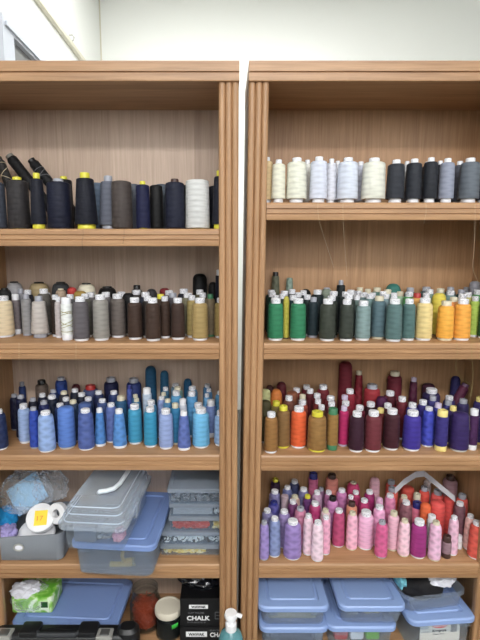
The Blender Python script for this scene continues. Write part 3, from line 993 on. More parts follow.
for key, items in ITEMS.items():
    w = place(key, items)
    labels(key, items)
    print('SHELF', key, len(items), 'resid %.5f' % w, 'h', sorted(round(s['h'], 3) for s in items)[::max(1, len(items) // 8)], 'shrunk', sum(1 for s in items if s['R'] < .8 * s['w'] / 2 / F * s['Y']))
    for s in items:
        name = SPEC[s['k']][6]
        assert s['label'] not in ALL, s['label']
        ALL.add(s['label'])
        R, h, k, cap = round(s['R'], 4), round(s['h'], 3), s['k'], s['cap']
        root = thing(name, s['label'], 'thread spool', (s['X'], s['Y'], s['z']), random.uniform(-.5, .5), GROUPS[key])
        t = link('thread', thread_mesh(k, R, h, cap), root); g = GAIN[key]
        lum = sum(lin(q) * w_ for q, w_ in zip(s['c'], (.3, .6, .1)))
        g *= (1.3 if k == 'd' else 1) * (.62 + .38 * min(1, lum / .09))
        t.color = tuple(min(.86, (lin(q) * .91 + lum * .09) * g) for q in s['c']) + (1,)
        c = link('spool_core', core_mesh(k, R, h, cap), root)
        cc = CAPS.get(cap, (60, 54, 50) if k in 'bpd' else (190, 186, 180))
        if cap == 'K': c['label'] = 'dark core'
        if key == 'L1' and cap in 'N': cc = (40, 40, 46)
        if key == 'L1' and s['c'][0] > 230: cc = (206, 196, 120)
        c.color = tuple(lin(q) for q in cc) + (1,)
        if cap in 'W' and k in 'oe' and h > .05:
            st = link('paper_sticker', sticker_mesh(k, R, h), c)
            st.rotation_euler.z = -root.rotation_euler.z + random.uniform(-.3, .3)
# ------------------------------------------------------------------ plastic boxes
def box_body(hx, hy, h, taper=.92, r=.022, wall=.0025, rim=.005):
    bm = bmesh.new()
    loft(bm, [(hx * taper - .004, hy * taper - .004, r, 0), (hx * taper, hy * taper, r, .004), (hx - rim, hy - rim, r, h - .012), (hx, hy, r, h - .012), (hx, hy, r, h),
              (hx - wall * 1.5, hy - wall * 1.5, r, h), (hx - rim - wall, hy - rim - wall, r, h - .013), (hx * taper - wall, hy * taper - wall, r, .005)], True, True)
    return bm
def box_lid(hx, hy, h, r=.024, t=.008, inset=.028, skirt=.008):
    bm = bmesh.new()
    loft(bm, [(hx - .002, hy - .002, r, h), (hx + .0015, hy + .0015, r, h), (hx + .0015, hy + .0015, r, h - skirt), (hx + .0045, hy + .0045, r, h - skirt), (hx + .0045, hy + .0045, r, h + t - .004),
              (hx + .001, hy + .001, r, h + t), (hx - inset + .006, hy - inset + .006, r * .6, h + t), (hx - inset + .003, hy - inset + .003, r * .5, h + t - .0035), (hx - inset - .003, hy - inset - .003, r * .5, h + t - .0035),
              (hx - inset - .006, hy - inset - .006, r * .4, h + t - .0005)], True, True)
    return bm
def tote(name, label, x, yf, z, w, d, h, body, lid=None, rz=0.0, group=None, tabs=True, cat='storage box', anchor=0.0):
    """x = middle of the front edge, yf = front; ANCHOR unused offset"""
    c, s = math.cos(rz), math.sin(rz)
    t = thing(name, label, cat, (x - s * d / 2, yf + c * d / 2, z), rz, group)
    put('body', box_body(w / 2, d / 2, h), body, t, sharp=30)
    if lid: put('lid', box_lid(w / 2, d / 2, h), lid, t, sharp=30)
    if tabs:
        for sx in (-1, 1):
            put('catch', box(sx * w * .33 - .018, sx * w * .33 + .018, -d / 2 - .0065, -d / 2 + .001, h - .018, h - .010, .0015), body, t)
    return t
def at(t, x, y, z):
    return Matrix.Translation(t.location) @ Matrix.Rotation(t.rotation_euler.z, 4, 'Z') @ Vector((x, y, z))
G_BLUE = 'blue-lidded storage boxes'
zf = ZFLOOR + .0005
kx = RC.dx(zf)
# bottom right: two stacks of two and a pair with an open box on top
a2 = tote('storage_box', 'blue-lidded clear box at the bottom of the stack beside the middle uprights', .212, 1.292, zf, .204, .235, .077, M['cloudy'], M['lid'], 0, G_BLUE)
a1 = tote('storage_box', 'blue-lidded clear box on top of the stack beside the middle uprights', .210, 1.290, zf + .0855, .208, .235, .063, M['cloudy'], M['lid'], 0, G_BLUE)
b2 = tote('storage_box', 'blue-lidded box holding red and green packets, under the middle stack of boxes', .420, 1.290, zf, .206, .235, .082, M['clear'], M['lid'], 0, G_BLUE)
b1 = tote('storage_box', 'blue-lidded clear box on top of the middle stack', .449, 1.290, zf + .0905, .196, .235, .060, M['cloudy'], M['lid'], 0, G_BLUE)
c2 = tote('storage_box', 'blue-lidded box with a printed label, under the open grey box', .665, 1.288, zf, .205, .235, .108, M['clear'], M['lid'], math.radians(5), G_BLUE)
c1 = tote('open_storage_box', 'open clear grey box without lid, full of black cloth', .655, 1.318, zf + .1165, .206, .205, .056, M['cloudy'], None, math.radians(9), tabs=False)
# paper label on the lowest right box
zl = .052
put('label_panel', box(-.068, .060, -.1085, -.1070, .032, .096, 0), M['paper'] if False else plain('label_paper', (222, 214, 202), .5), c2, smooth=False)
lb = [o for o in c2.children if o.name.startswith('label_panel')][0]; lb['label'] = 'white paper label'
bm = lathe(bmesh.new(), [(0, 0), (.022, 0), (.022, .0008), (0, .0008)], 24)
for v in bm.verts: v.co = Vector((v.co.x * 1.05 - .006, -.1086 - v.co.z, v.co.y * .34 + .086))
put('red_oval', bm, M['red'], lb, smooth=False)
words('Rubbermaid', .009, M['whiteprint'], lb, (-.026, -.1098, .083), width=.040)
words('Keepers', .012, M['ink'], lb, (-.028, -.1088, .066), width=.044, bold=.0004)
words('Clear Box', .007, M['ink'], lb, (-.026, -.1088, .056), width=.036)
words('6.5 qt', .007, M['greyprint'], lb, (-.058, -.1088, .066), width=.018)
bm = bmesh.new()
random.seed(3)
x = .030
while x < .050:
    w_ = random.choice([.0006, .0012, .0018]); add_box(bm, x, x + w_, -.1092, -.1084, .062, .090); x += w_ + random.choice([.0006, .001])
put('barcode', bm, M['greyprint'], lb, smooth=False)
# what lies in the right-hand boxes
p = at(c1, 0.000, .01, .027); o = put('black_cloth', crumple(.078, .080, .044, .16, 1.7, 5), M['blackcloth'], loc=p); tag(o, 'black cloth bundled up in the open grey box', 'cloth')
p = at(c1, .046, -.040, .066); o = put('crumpled_tissue', crumple(.044, .040, .014, .35, 2.6, 8, sharp=.25), M['whitecloth'], loc=p); tag(o, 'crumpled white tissue lying on the black cloth', 'tissue')
p = at(c1, -.074, .005, .058); o = put('printed_cloth', crumple(.020, .058, .030, .25, 2.2, 11), M['tealcloth'], loc=p); tag(o, 'teal printed cloth tucked in the left of the open grey box', 'cloth')
o = put('folded_paper', box(-.075, .075, -.09, .085, .006, .036, .006), M['tan'], loc=a1.location); tag(o, 'tan folded paper inside the top box beside the middle uprights', 'paper')
o = put('folded_cloth', box(-.072, .072, -.09, .09, .006, .040, .012), M['navy'], loc=a2.location); tag(o, 'dark folded cloth inside the lowest box beside the middle uprights', 'cloth')
o = put('folded_cloth', crumple(.066, .085, .032, .18, 2, 15), M['tan'], loc=b1.location + Vector((0, 0, .024))); tag(o, 'beige folded cloth inside the top box of the middle stack', 'cloth')
for i, (dx, mt, nm) in enumerate(((-.055, 'red', 'red'), (-.005, 'white', 'white'), (.045, 'green', 'green'))):
    o = put('packet', box(-.022, .022, -.07, .07, -.030, .030, .007), M[mt], loc=b2.location + Vector((dx, -.015, .042))); tag(o, f'{nm} packet seen through the box under the middle stack', 'packet', 'packets in the lower middle box')
# ---------------- left bookcase, fourth shelf
z4 = SHELVES[3] + .0005
# grey fabric bin
gb = thing('fabric_bin', 'grey fabric bin with a metal eyelet, full of odds and ends', 'bin', (-.594, 1.4115, z4))
bm = bmesh.new()
loft(bm, [(.094, .092, .018, 0), (.100, .097, .02, .004), (.102, .098, .02, .045), (.1045, .0985, .02, .080), (.104, .098, .02, .083), (.100, .094, .02, .083), (.099, .093, .02, .05), (.096, .09, .02, .006)])
for v in bm.verts:
    v.co.z += .006 * (v.co.x / .1) * (v.co.z / .083)
put('body', bm, M['fabric'], gb, sharp=50)
bm = bmesh.new()
tube(bm, [(.0145 * math.cos(a) - .030, -.0995, .047 + .010 * math.sin(a)) for a in [2 * PI * k / 20 for k in range(21)]], .0028, 8)
ey = put('eyelet', bm, M['steel'], gb); ey['label'] = 'metal eyelet'
bm = lathe(bmesh.new(), [(0, 0), (.0125, 0), (.0125, .0008), (0, .0008)], 20)
for v in bm.verts: v.co = Vector((v.co.x - .030, -.0990 - v.co.z, v.co.y * .66 + .047))
put('opening', bm, M['whitecloth'], ey, smooth=False)
# clear bag with a pale card, blue cloth, purple packet
bc = PY(27, 492, 1.43)
card = put('folded_card', box(-.056, .056, -.004, .004, -.048, .048, .003), M['card'], loc=bc + Vector((-.004, .012, -.012)))
card.rotation_euler = (math.radians(-28), math.radians(-32), math.radians(12)); tag(card, 'pale blue card inside the clear bag over the grey bin', 'card')
bm = crumple(.082, .062, .076, .16, 3.4, 21, 5, True, .30)
o = put('plastic_bag', bm, M['film'], loc=bc + Vector((-.008, 0, -.012)), sharp=12); tag(o, 'crumpled clear plastic bag bulging out of the grey fabric bin', 'bag')
o = put('plastic_bag', crumple(.052, .045, .062, .18, 3.6, 27, 5, True, .3), M['film'], loc=PY(51, 488, 1.46) , sharp=12); tag(o, 'smaller clear plastic bag at the back of the grey bin, beside the lidded box', 'bag')
o = put('blue_cloth', crumple(.040, .055, .042, .25, 2, 31), M['bluecloth'], loc=PY(3, 521, 1.385)); tag(o, 'bright blue cloth at the left of the grey fabric bin', 'cloth')
o = put('printed_packet', crumple(.030, .03, .028, .25, 2.4, 34), M['purple'], loc=PY(7, 533, 1.345)); tag(o, 'purple and white packet at the left rim of the grey bin', 'packet')
def facing(o, nx, ny, nz, roll=0):
    q = Vector((nx, ny, nz)).normalized().to_track_quat('Z', 'Y')
    o.rotation_mode = 'XYZ'; o.rotation_euler = (q @ __import__('mathutils').Quaternion((0, 0, 1), roll)).to_euler()
rl = thing('ribbon_reel', 'white reel with a yellow price sticker standing in the grey bin', 'reel', PY(41, 518, 1.372))
facing(rl, .12, -.75, .66)
for nm, zc in (('flange', .010), ('flange', -.012)):
    put(nm, lathe(bmesh.new(), [(0, zc - .002), (.041, zc - .002), (.0425, zc - .001), (.0425, zc + .001), (.041, zc + .002), (0, zc + .002)], 40), M['white'], rl)
w_ = put('ribbon', lathe(bmesh.new(), [(.0, -.0098), (.037, -.0098), (.037, .0078), (.0, .0078)], 40), plain('taupe_ribbon', (132, 112, 104), .6), rl); w_['label'] = 'taupe ribbon wound on the reel'
st = put('price_sticker', box(-.017, .021, -.024, .020, .0122, .0130, 0), M['yellow'], rl, smooth=False); st['label'] = 'yellow price sticker'
words('17', .020, M['orange'], st, (-.009, -.010, .0132), (0, 0, 0), width=.018)
pl = put('white_disc', lathe(bmesh.new(), [(0, .004), (.040, .006), (.054, .002), (.058, -.003), (.057, -.006), (.040, -.001), (0, -.003)], 48), M['white'], loc=PY(36, 533, 1.372))
facing(pl, .08, -.42, .9); tag(pl, 'large white disc leaning inside the front of the grey bin', 'disc')
rg = put('tape_ring', lathe(bmesh.new(), [(.013, -.010), (.030, -.010), (.032, -.008), (.032, .008), (.030, .010), (.013, .010), (.013, -.010)], 32), M['white'], loc=PY(58, 513, 1.375))
facing(rg, -.3, -.85, .25); tag(rg, 'white ring of tape at the right of the grey bin', 'tape')
# long tote with a blue lid, clear box with a deep lid on it
yaw = -math.radians(4.5)
bt = tote('storage_box', 'long clear box with blue lid jutting over the shelf edge', -.3215, 1.238, z4, .240, .30, .100, M['cloudy'], M['lidshade'], yaw, G_BLUE)
put('divider', box(.05, .0515, -.13, .13, .006, .09), M['clear'], bt, smooth=False)
ub = thing('lidded_box', 'clear box with a deep stepped lid and folding handle, on the long blue-lidded box', 'storage box', (0, 0, 0), yaw)
UW, UD, UH = .182, .30, .072
fx, fy, fz = -.366, 1.196, z4 + .1087
ub.location = (fx - math.sin(yaw) * UD / 2, fy + math.cos(yaw) * UD / 2, fz)
put('body', box_body(UW / 2, UD / 2, UH, .93), M['clear'], ub, sharp=30)
bm = bmesh.new()
hx, hy = UW / 2, UD / 2
loft(bm, [(hx, hy, .02, UH + .0005), (hx + .006, hy + .006, .022, UH - .004), (hx + .008, hy + .008, .022, UH + .010), (hx - .002, hy - .002, .02, UH + .012), (hx - .004, hy - .004, .02, UH + .030), (hx - .010, hy - .010, .02, UH + .032),
          (hx - .012, hy - .012, .02, UH + .048), (hx - .018, hy - .018, .018, UH + .050), (hx - .020, hy - .020, .016, UH + .060), (hx - .026, hy - .026, .012, UH + .062)])
put('lid', bm, M['lidclear'], ub, sharp=30)
for zc in (UH + .013, UH + .033, UH + .0515):
    k = (zc - UH) * .36
    pts = [(x, y, zc) for x, y in rrect(hx - .001 - k, hy - .001 - k, .02, 5)]
    put('lid_rib', tube(bmesh.new(), pts + [pts[0]], .0016, 6), M['white'] if False else plain('milky_plastic', (214, 222, 232), .3), ub)
bm = bmesh.new()
tube(bm, [(-.002, -.078, UH + .066), (.002, -.084, UH + .073), (.022, -.083, UH + .076), (.040, -.070, UH + .077), (.048, -.04, UH + .077), (.050, .05, UH + .077), (.046, .08, UH + .074), (.044, .09, UH + .065)], .0065, 10)
hd = put('handle', bm, M['whitecloth'] if False else plain('milky_handle', (216, 224, 230), .3), ub); hd['label'] = 'milky white folding handle'
for sx in (-1, 1):
    put('catch', box(sx * (hx + .004) - .006, sx * (hx + .004) + .006, -.06, -.01, UH - .02, UH + .02, .003), M['lidclear'], ub)
p = at(ub, .015, -.01, .028); o = put('plastic_bag', crumple(.052, .095, .040, .2, 4, 41, 5, True, .3), M['film'], loc=p, sharp=12); o.rotation_euler.z = yaw; tag(o, 'clear plastic bag inside the box with the folding handle', 'bag')
p = at(ub, .058, -.09, .021); o = put('pink_trimming', crumple(.018, .03, .017, .3, 2.6, 44), plain('pink_trim', (214, 160, 176), .6), loc=p); tag(o, 'pale pink trimming at the right inside the box with the folding handle', 'trimming')
p = at(ub, -.035, -.045, .031); o = put('grey_pouch', box(-.034, .034, -.07, .07, -.026, .026, .008), plain('grey_pouch', (112, 118, 132), .6), loc=p); o.rotation_euler.z = yaw; tag(o, 'grey pouch at the left inside the box with the folding handle', 'pouch')
p = at(bt, .015, -.105, 0)
bm = bmesh.new()
tube(bm, [(0, 0, .086), (.002, 0, .06), (-.002, 0, .042), (.001, .003, .024), (0, .005, .011)], .0055, 8)
tube(bm, [(-.040, .0, .012), (-.02, .004, .010), (0, .004, .011), (.018, .002, .013), (.034, -.004, .020), (.030, .006, .026), (.008, .006, .022)], .0075, 8)
o = put('gold_braid', bm, M['brass'], loc=p); o.rotation_euler.z = yaw; tag(o, 'gold braid showing through the front of the long blue-lidded box', 'braid')
p = at(bt, -.03, .05, .036); o = put('folded_cloth', crumple(.075, .075, .055, .2, 2, 47), M['navy'], loc=p); tag(o, 'dark folded cloth inside the long blue-lidded box', 'cloth')
# five flat organiser boxes
def organiser(label, xa, xb, yf, d, z, h, mats, contents, body):
    t = thing('organiser_box', label, 'organiser box', ((xa + xb) / 2, yf + d / 2, z), 0, 'flat organiser boxes stacked on the shelf')
    hx, hy = (xb - xa) / 2, d / 2
    bm = bmesh.new()
    loft(bm, [(hx - .006, hy - .006, .006, 0), (hx - .004, hy - .004, .006, .002), (hx - .003, hy - .003, .006, h - .012), (hx - .005, hy - .005, .006, h - .012), (hx - .006, hy - .006, .006, .003)])
    put('body', bm, body, t, sharp=30)
    bm = bmesh.new()
    loft(bm, [(hx - .006, hy - .006, .006, h - .0115), (hx, hy, .007, h - .0115), (hx, hy, .007, h - .003), (hx - .003, hy - .003, .006, h), (hx - .012, hy - .012, .005, h), (hx - .014, hy - .014, .005, h - .002)])
    put('lid', bm, M['orglid'], t, sharp=30)
    for fx_ in (.4,):
        put('divider', box(hx * fx_, hx * fx_ + .0015, -hy + .007, hy - .007, .003, h - .013), M['clear'], t, smooth=False)
    for i, (nm, lab, f0, f1, cols, fill) in enumerate(contents):
        bm = bmesh.new(); xs0, xs1 = -hx + .008 + f0 * (2 * hx - .016), -hx + .008 + f1 * (2 * hx - .016)
        rr = random.Random(hash(lab) % 997 if False else len(lab) * 7 + i)
        hh = h - .016
        for n_ in range(fill):
            r = rr.uniform(.005, .0085); x_ = rr.uniform(xs0 + r, xs1 - r); y_ = rr.choice([rr.uniform(-hy + .012, -hy + .03), rr.uniform(-hy + .012, -hy + .03), rr.uniform(-hy + .016, hy - .016)]); z_ = rr.uniform(.0055, hh - r * .8)
            mt = Matrix.Translation((x_, y_, max(z_, r * .7 + .003))) @ Matrix.Rotation(rr.uniform(-1.2, 1.2), 4, 'X') @ Matrix.Rotation(rr.uniform(-.9, .9), 4, 'Y')
            b0 = len(bm.verts); mi = rr.randrange(len(cols))
            lathe(bm, [(0, -.0014), (r * .9, -.0014), (r, 0), (r * .9, .0014), (r * .7, .0009), (0, .0009)], 8, mi)
            bm.verts.ensure_lookup_table()
            for v in bm.verts[b0:]: v.co = mt @ v.co
        o = put(nm, bm, cols, loc=t.location, smooth=False, recalc=True); tag(o, lab, 'buttons', None, 'stuff')
    return t
mk = lambda n, *c: plain(n, c, .35)
B_red = [mk('red_button', 206, 72, 66), mk('rose_button', 224, 106, 96), mk('brick_button', 176, 56, 56)]
B_yel = [mk('yellow_button', 244, 216, 126), mk('cream_button', 246, 232, 180), mk('gold_button', 224, 188, 96)]
B_wht = [mk('white_button', 238, 238, 234), mk('clear_button', 214, 218, 220), mk('dark_button', 44, 46, 52)]
B_gry = [mk('dim_button', 92, 98, 106), mk('pewter_button', 130, 134, 140), M['greyprint']]
xr = LC.xin1 - .002
L0 = z4
organiser('flat clear organiser box of yellow buttons, lowest of the stack of five', -.203, xr, 1.338, .195, L0, .0365, None, [('yellow_buttons', 'yellow and cream buttons filling the lowest organiser box', 0, .68, B_yel, 260)], M['clear'])
organiser('flat clear organiser box of white and dark buttons, second from the shelf', -.199, xr, 1.339, .195, L0 + .037, .042, None, [('white_buttons', 'white, clear and dark buttons in the second organiser box from the shelf', 0, 1, B_wht, 260)], M['clear'])
organiser('flat clear organiser box of red buttons, middle of the stack of five', -.174, xr, 1.342, .19, L0 + .0795, .047, None, [('red_buttons', 'red and rose buttons in the middle organiser box', 0, .69, B_red, 240), ('cream_buttons', 'cream buttons beside the red ones in the middle organiser box', .72, 1, B_yel, 100)], M['clear'])
og = organiser('flat clear organiser box holding a grey card, second from the top of the stack', -.172, xr, 1.343, .19, L0 + .127, .043, None, [('small_buttons', 'pale buttons beside the grey card in the second organiser box from the top', .74, 1, B_wht, 90)], M['clear'])
o = put('grey_card', box(-.082, .040, -.085, -.080, .004, .027, .001), plain('grey_card', (150, 152, 156), .6), loc=og.location, smooth=False); tag(o, 'plain grey card standing in the second organiser box from the top', 'card')
organiser('flat clear organiser box of grey buttons, topmost of the stack of five', -.176, xr, 1.338, .195, L0 + .1705, .050, None, [('grey_buttons', 'grey buttons lying in the topmost organiser box', 0, 1, B_gry, 170)], M['darkclear'] if False else M['clear'])
# ---------------- left bookcase, bottom
bt2 = tote('storage_box', 'flat box with wide blue lid behind the black tool case', -.505, 1.320, zf, .33, .215, .060, M['cloudy'], M['lidshade'], -math.radians(3), G_BLUE)
tc = thing('tool_case', 'black plastic tool case with steel latches in front of the wide blue lid', 'tool case', (-.485, 1.284, zf))
cw, cdp, ch_ = .225, .030, .084
bm = bmesh.new()
loft(bm, [(cw - .006, cdp - .006, .02, 0), (cw, cdp, .024, .008), (cw, cdp, .024, ch_ - .016), (cw - .004, cdp - .004, .022, ch_ - .006), (cw - .014, cdp - .012, .018, ch_)])
put('body', bm, M['black'], tc)
for xx in (-.105, .070):
    put('handle_mount', box(xx - .030, xx + .030, -.026, .026, ch_ - .012, ch_ + .010, .008), M['black'], tc)
bm = bmesh.new(); loft(bm, [(.034, .028, .025, .0), (.033, .027, .025, .02), (.022, .018, .015, .030)])
for v in bm.verts: v.co += Vector((cw - .034, 0, ch_ - .016))
put('corner_hump', bm, M['black'], tc)
bm = bmesh.new(); tube(bm, [(-.080, -.014, ch_ + .002), (-.074, -.024, ch_ + .003), (.039, -.024, ch_ + .003), (.045, -.014, ch_ + .002)], .008, 10)
hd = put('handle', bm, plain('dark_grey_handle', (52, 54, 58), .35), tc); hd['label'] = 'dark grey handle'
for xx in (-.178, .124):
    lt = put('latch', box(xx - .024, xx + .024, -.0350, .004, ch_ - .045, ch_ + .004, .004), M['steel'], tc); lt['label'] = 'steel latch'
    put('latch_tongue', box(xx - .014, xx + .014, -.028, -.004, ch_ + .002, ch_ + .007, .002), plain('dull_steel', (120, 122, 122), .4, .7), lt)
# green and white packet in clear film
pk = thing('tissue_packet', 'green and white packet in clear film on the wide blue lid', 'packet', (-.628, 1.410, zf + .0690))
bm = box(-.058, .074, -.045, .055, 0, .058, .008)
m, nt, b = newmat('green_meadow_print'); L = nt.links.new
tcn = N(nt, 'ShaderNodeTexCoord'); nz = N(nt, 'ShaderNodeTexNoise'); nz.inputs['Scale'].default_value = 26; nz.inputs['Detail'].default_value = 6; nz.inputs['Distortion'].default_value = 1.2
cr = N(nt, 'ShaderNodeValToRGB'); cr.color_ramp.elements[0].position = .38; cr.color_ramp.elements[0].color = rgb(96, 168, 48); cr.color_ramp.elements[1].position = .62; cr.color_ramp.elements[1].color = rgb(226, 240, 214)
el = cr.color_ramp.elements.new(.52); el.color = rgb(150, 205, 96)
L(tcn.outputs['Object'], nz.inputs['Vector']); L(nz.outputs['Fac'], cr.inputs['Fac']); L(cr.outputs['Color'], b.inputs['Base Color']); b.inputs['Roughness'].default_value = .35
put('packet_body', bm, m, pk)
put('dark_mark', box(.038, .060, -.0458, -.0452, .022, .042), M['darkgreen'], pk, smooth=False)
wr = put('film_wrap', crumple(.070, .060, .034, .10, 3.2, 53, 5, True, .2), M['film'], pk, loc=(-.004, 0, .030), sharp=10); wr['label'] = 'loose clear film'
wt = put('white_flap', crumple(.044, .034, .015, .3, 2.6, 57, 4, False, .3), M['whitecloth'], pk, loc=(-.026, -.010, .060), sharp=15); wt['label'] = 'crumpled white flap'
# jars
jr = thing('glass_jar', 'wide-mouthed glass jar of orange-red thread ends beside the tool case', 'jar', (-.262, 1.405, zf))
bm = lathe(bmesh.new(), [(0, .0), (.046, 0), (.052, .006), (.052, .078), (.046, .096), (.040, .104), (.040, .126), (.0425, .128), (.0425, .133), (.039, .134), (.037, .128), (.037, .104), (.043, .095), (.049, .077), (.049, .008), (0, .006)], 40)
put('glass_body', bm, M['glass'], jr)
bm = lathe(bmesh.new(), [(.0405, .112), (.0425, .1135), (.0405, .115)], 40); put('neck_ring', bm, M['glass'], jr)
rr = random.Random(5); bm = bmesh.new()
for i in range(420):
    a, q = rr.uniform(0, 2 * PI), .044 * math.sqrt(rr.uniform(.2, 1)); z = rr.uniform(.012, .080)
    p0 = Vector((q * math.cos(a), q * math.sin(a), z)); dr = Vector((rr.uniform(-1, 1), rr.uniform(-1, 1), rr.uniform(-1.2, 1.2))).normalized() * .014
    p1 = p0 + dr
    if math.hypot(p1.x, p1.y) > .046: p1 = p0 - dr
    if math.hypot(p1.x, p1.y) > .046 or not .01 < p1.z < .09: continue
    tube(bm, [p0, (p0 + p1) / 2 + Vector((0, 0, .002)), p1], .0015, 4)
lathe(bm, [(0, .010), (.036, .010), (.036, .070), (0, .074)], 20)
o = put('thread_ends', bm, M['fibre'], loc=jr.location); tag(o, 'orange-red thread ends filling the wide-mouthed glass jar', 'thread ends', None, 'stuff')
j2 = thing('lidded_jar', 'glass jar with cream lid and green sticker in front of the black boxes', 'jar', (-.1815, 1.365, zf))
put('glass_body', lathe(bmesh.new(), [(0, 0), (.038, 0), (.042, .005), (.042, .070), (.036, .082), (.036, .092), (.034, .092), (.034, .081), (.0395, .069), (.0395, .006), (0, .005)], 40), M['glass'], j2)
ld = put('lid', lathe(bmesh.new(), [(.0375, .078), (.0425, .078), (.0435, .080), (.0435, .094), (.041, .099), (.036, .0995), (.034, .098), (0, .098), (0, .093), (.0375, .093), (.0375, .078)], 44), M['cream'], j2); ld['label'] = 'cream screw lid'
bm = bmesh.new()
for a, b_ in zip(range(9), range(1, 10)):
    A0, A1 = [math.radians(-62 + 3.4 * q - 8) for q in (a, b_)]
    add_vs = [bm.verts.new((.0426 * math.cos(A), .0426 * math.sin(A), zz)) for A in (A0, A1) for zz in (.048, .062)]
    bm.faces.new((add_vs[0], add_vs[2], add_vs[3], add_vs[1]))
sg = put('sticker', bm, M['sticker_g'], j2); sg['label'] = 'small bright green sticker'
so = sg.modifiers.new('thickness', 'SOLIDIFY'); so.thickness = .0005
o = put('dark_buttons', lathe(bmesh.new(), [(0, .006), (.036, .006), (.038, .01), (.038, .060), (.02, .066), (0, .064)], 24), M['black'], loc=j2.location); tag(o, 'dark small goods filling the cream-lidded jar', 'small goods', None, 'stuff')
# black chalk boxes
k1 = thing('chalk_box', 'black chalk box lower in the pile, white lettering on its front', 'box', (-.065, 1.380, zf), 0, 'black chalk boxes')
put('carton', box(-.076, .0805, -.065, .10, 0, .0605, .0015), M['box'], k1, smooth=False)
k2 = thing('chalk_box', 'black chalk box on top of the pile, large CHALK lettering', 'box', (-.062, 1.386, zf + .061), 0, 'black chalk boxes')
put('carton', box(-.078, .0775, -.062, .10, 0, .094, .0015), M['box'], k2, smooth=False)
def plate(par, x0, x1, yf, z0, z1, txt, tw):
    o = put('name_plate', box(x0, x1, yf - .0008, yf + .0004, z0, z1), M['whiteprint'], par, smooth=False); o['label'] = 'white name plate'
    words(txt, (z1 - z0) * .8, M['ink'], o, (x0 + (x1 - x0 - tw) / 2, yf - .0009, z0 + (z1 - z0) * .22), width=tw, bold=.0005)
X2 = -.062; yf = -.062
lx = lambda u, v, Y, par: x_at(u, Y, PY(u, v, Y).z) - par.location.x
lz = lambda u, v, Y, par: PY(u, v, Y).z - par.location.z
Y2 = 1.386 - .062
plate(k2, lx(189, 607, Y2, k2), lx(208, 607, Y2, k2), yf, lz(195, 608.6, Y2, k2), lz(195, 604.8, Y2, k2), 'WAWAK', .046)
words('CLAY TAILORS', .008, M['greyprint'], k2, (lx(188, 613, Y2, k2), yf - .0006, lz(190, 613.6, Y2, k2)), width=.050)
words('CHALK', .020, M['whiteprint'], k2, (lx(187, 620, Y2, k2), yf - .0006, lz(190, 620.0, Y2, k2)), width=lx(210, 620, Y2, k2) - lx(187, 620, Y2, k2), bold=.0007)
words('WHITE ASSORTED 48', .006, M['greyprint'], k2, (lx(187, 622, Y2, k2), yf - .0006, lz(190, 622.8, Y2, k2)), width=.058)
bm = bmesh.new(); x0_, x1_, z0_, z1_ = lx(215, 616, Y2, k2), .074, lz(218, 619, Y2, k2), lz(218, 612, Y2, k2)
for a in ((x0_, x1_, z0_, z0_ + .0012), (x0_, x1_, z1_ - .0012, z1_), (x0_, x0_ + .0012, z0_, z1_), (x0_ + .004, x1_, (z0_ + z1_) / 2, (z0_ + z1_) / 2 + .001)):
    add_box(bm, a[0], a[1], yf - .0006, yf + .0004, a[2], a[3])
put('printed_panel', bm, M['greyprint'], k2, smooth=False)
Y1 = 1.380 - .065; yf1 = -.065
plate(k1, lx(186, 634, Y1, k1), lx(207, 634, Y1, k1), yf1, lz(195, 636.6, Y1, k1), lz(195, 631.6, Y1, k1), 'WAWAK', .050)
words('CHALK', .020, M['whiteprint'], k1, (lx(210, 636, Y1, k1), yf1 - .0006, lz(212, 636.6, Y1, k1)), width=.060, bold=.0007)
words('CLAY TAILORS', .007, M['greyprint'], k1, (lx(210, 630, Y1, k1), yf1 - .0006, lz(212, 631.0, Y1, k1)), width=.050)
o = put('black_bag', crumple(.085, .075, .036, .10, 2.0, 61, 5, True, .12), M['blackfilm'], loc=(-.075, 1.43, zf + .061 + .094 + .0165), sharp=14); tag(o, 'shiny black plastic bag lying on the chalk boxes', 'bag')
# soap bottle standing on the floor in front of the uprights
sb = thing('soap_bottle', 'pump bottle of teal liquid soap in front of the middle uprights', 'bottle', (.0175, 1.245, 0))
ztp = PY(232, 612, 1.245).z
hb = ztp - .055
put('bottle_body', lathe(bmesh.new(), [(0, 0), (.034, 0), (.037, .004), (.037, hb * .55), (.036, hb - .035), (.030, hb - .014), (.018, hb - .003), (.0155, hb), (0, hb)], 40), M['teal'], sb)
cl = put('collar', lathe(bmesh.new(), [(0, hb - .001), (.0165, hb - .001), (.0165, hb + .020), (.014, hb + .023), (.010, hb + .024), (.009, hb + .030), (.0, hb + .030)], 28), M['white'], sb); cl['label'] = 'white screw collar'
bm = lathe(bmesh.new(), [(0, hb + .028), (.006, hb + .028), (.006, hb + .036), (.018, hb + .038), (.0195, hb + .046), (.017, hb + .054), (0, hb + .056)], 28)
lo = len(bm.verts)
tube(bm, [(-.004, 0, hb + .046), (.012, -.001, hb + .047), (.024, -.002, hb + .046), (.031, -.003, hb + .043)], .0062, 12)
bm.verts.ensure_lookup_table()
put('pump_head', bm, M['white'], sb)['label'] = 'white pump head with spout'
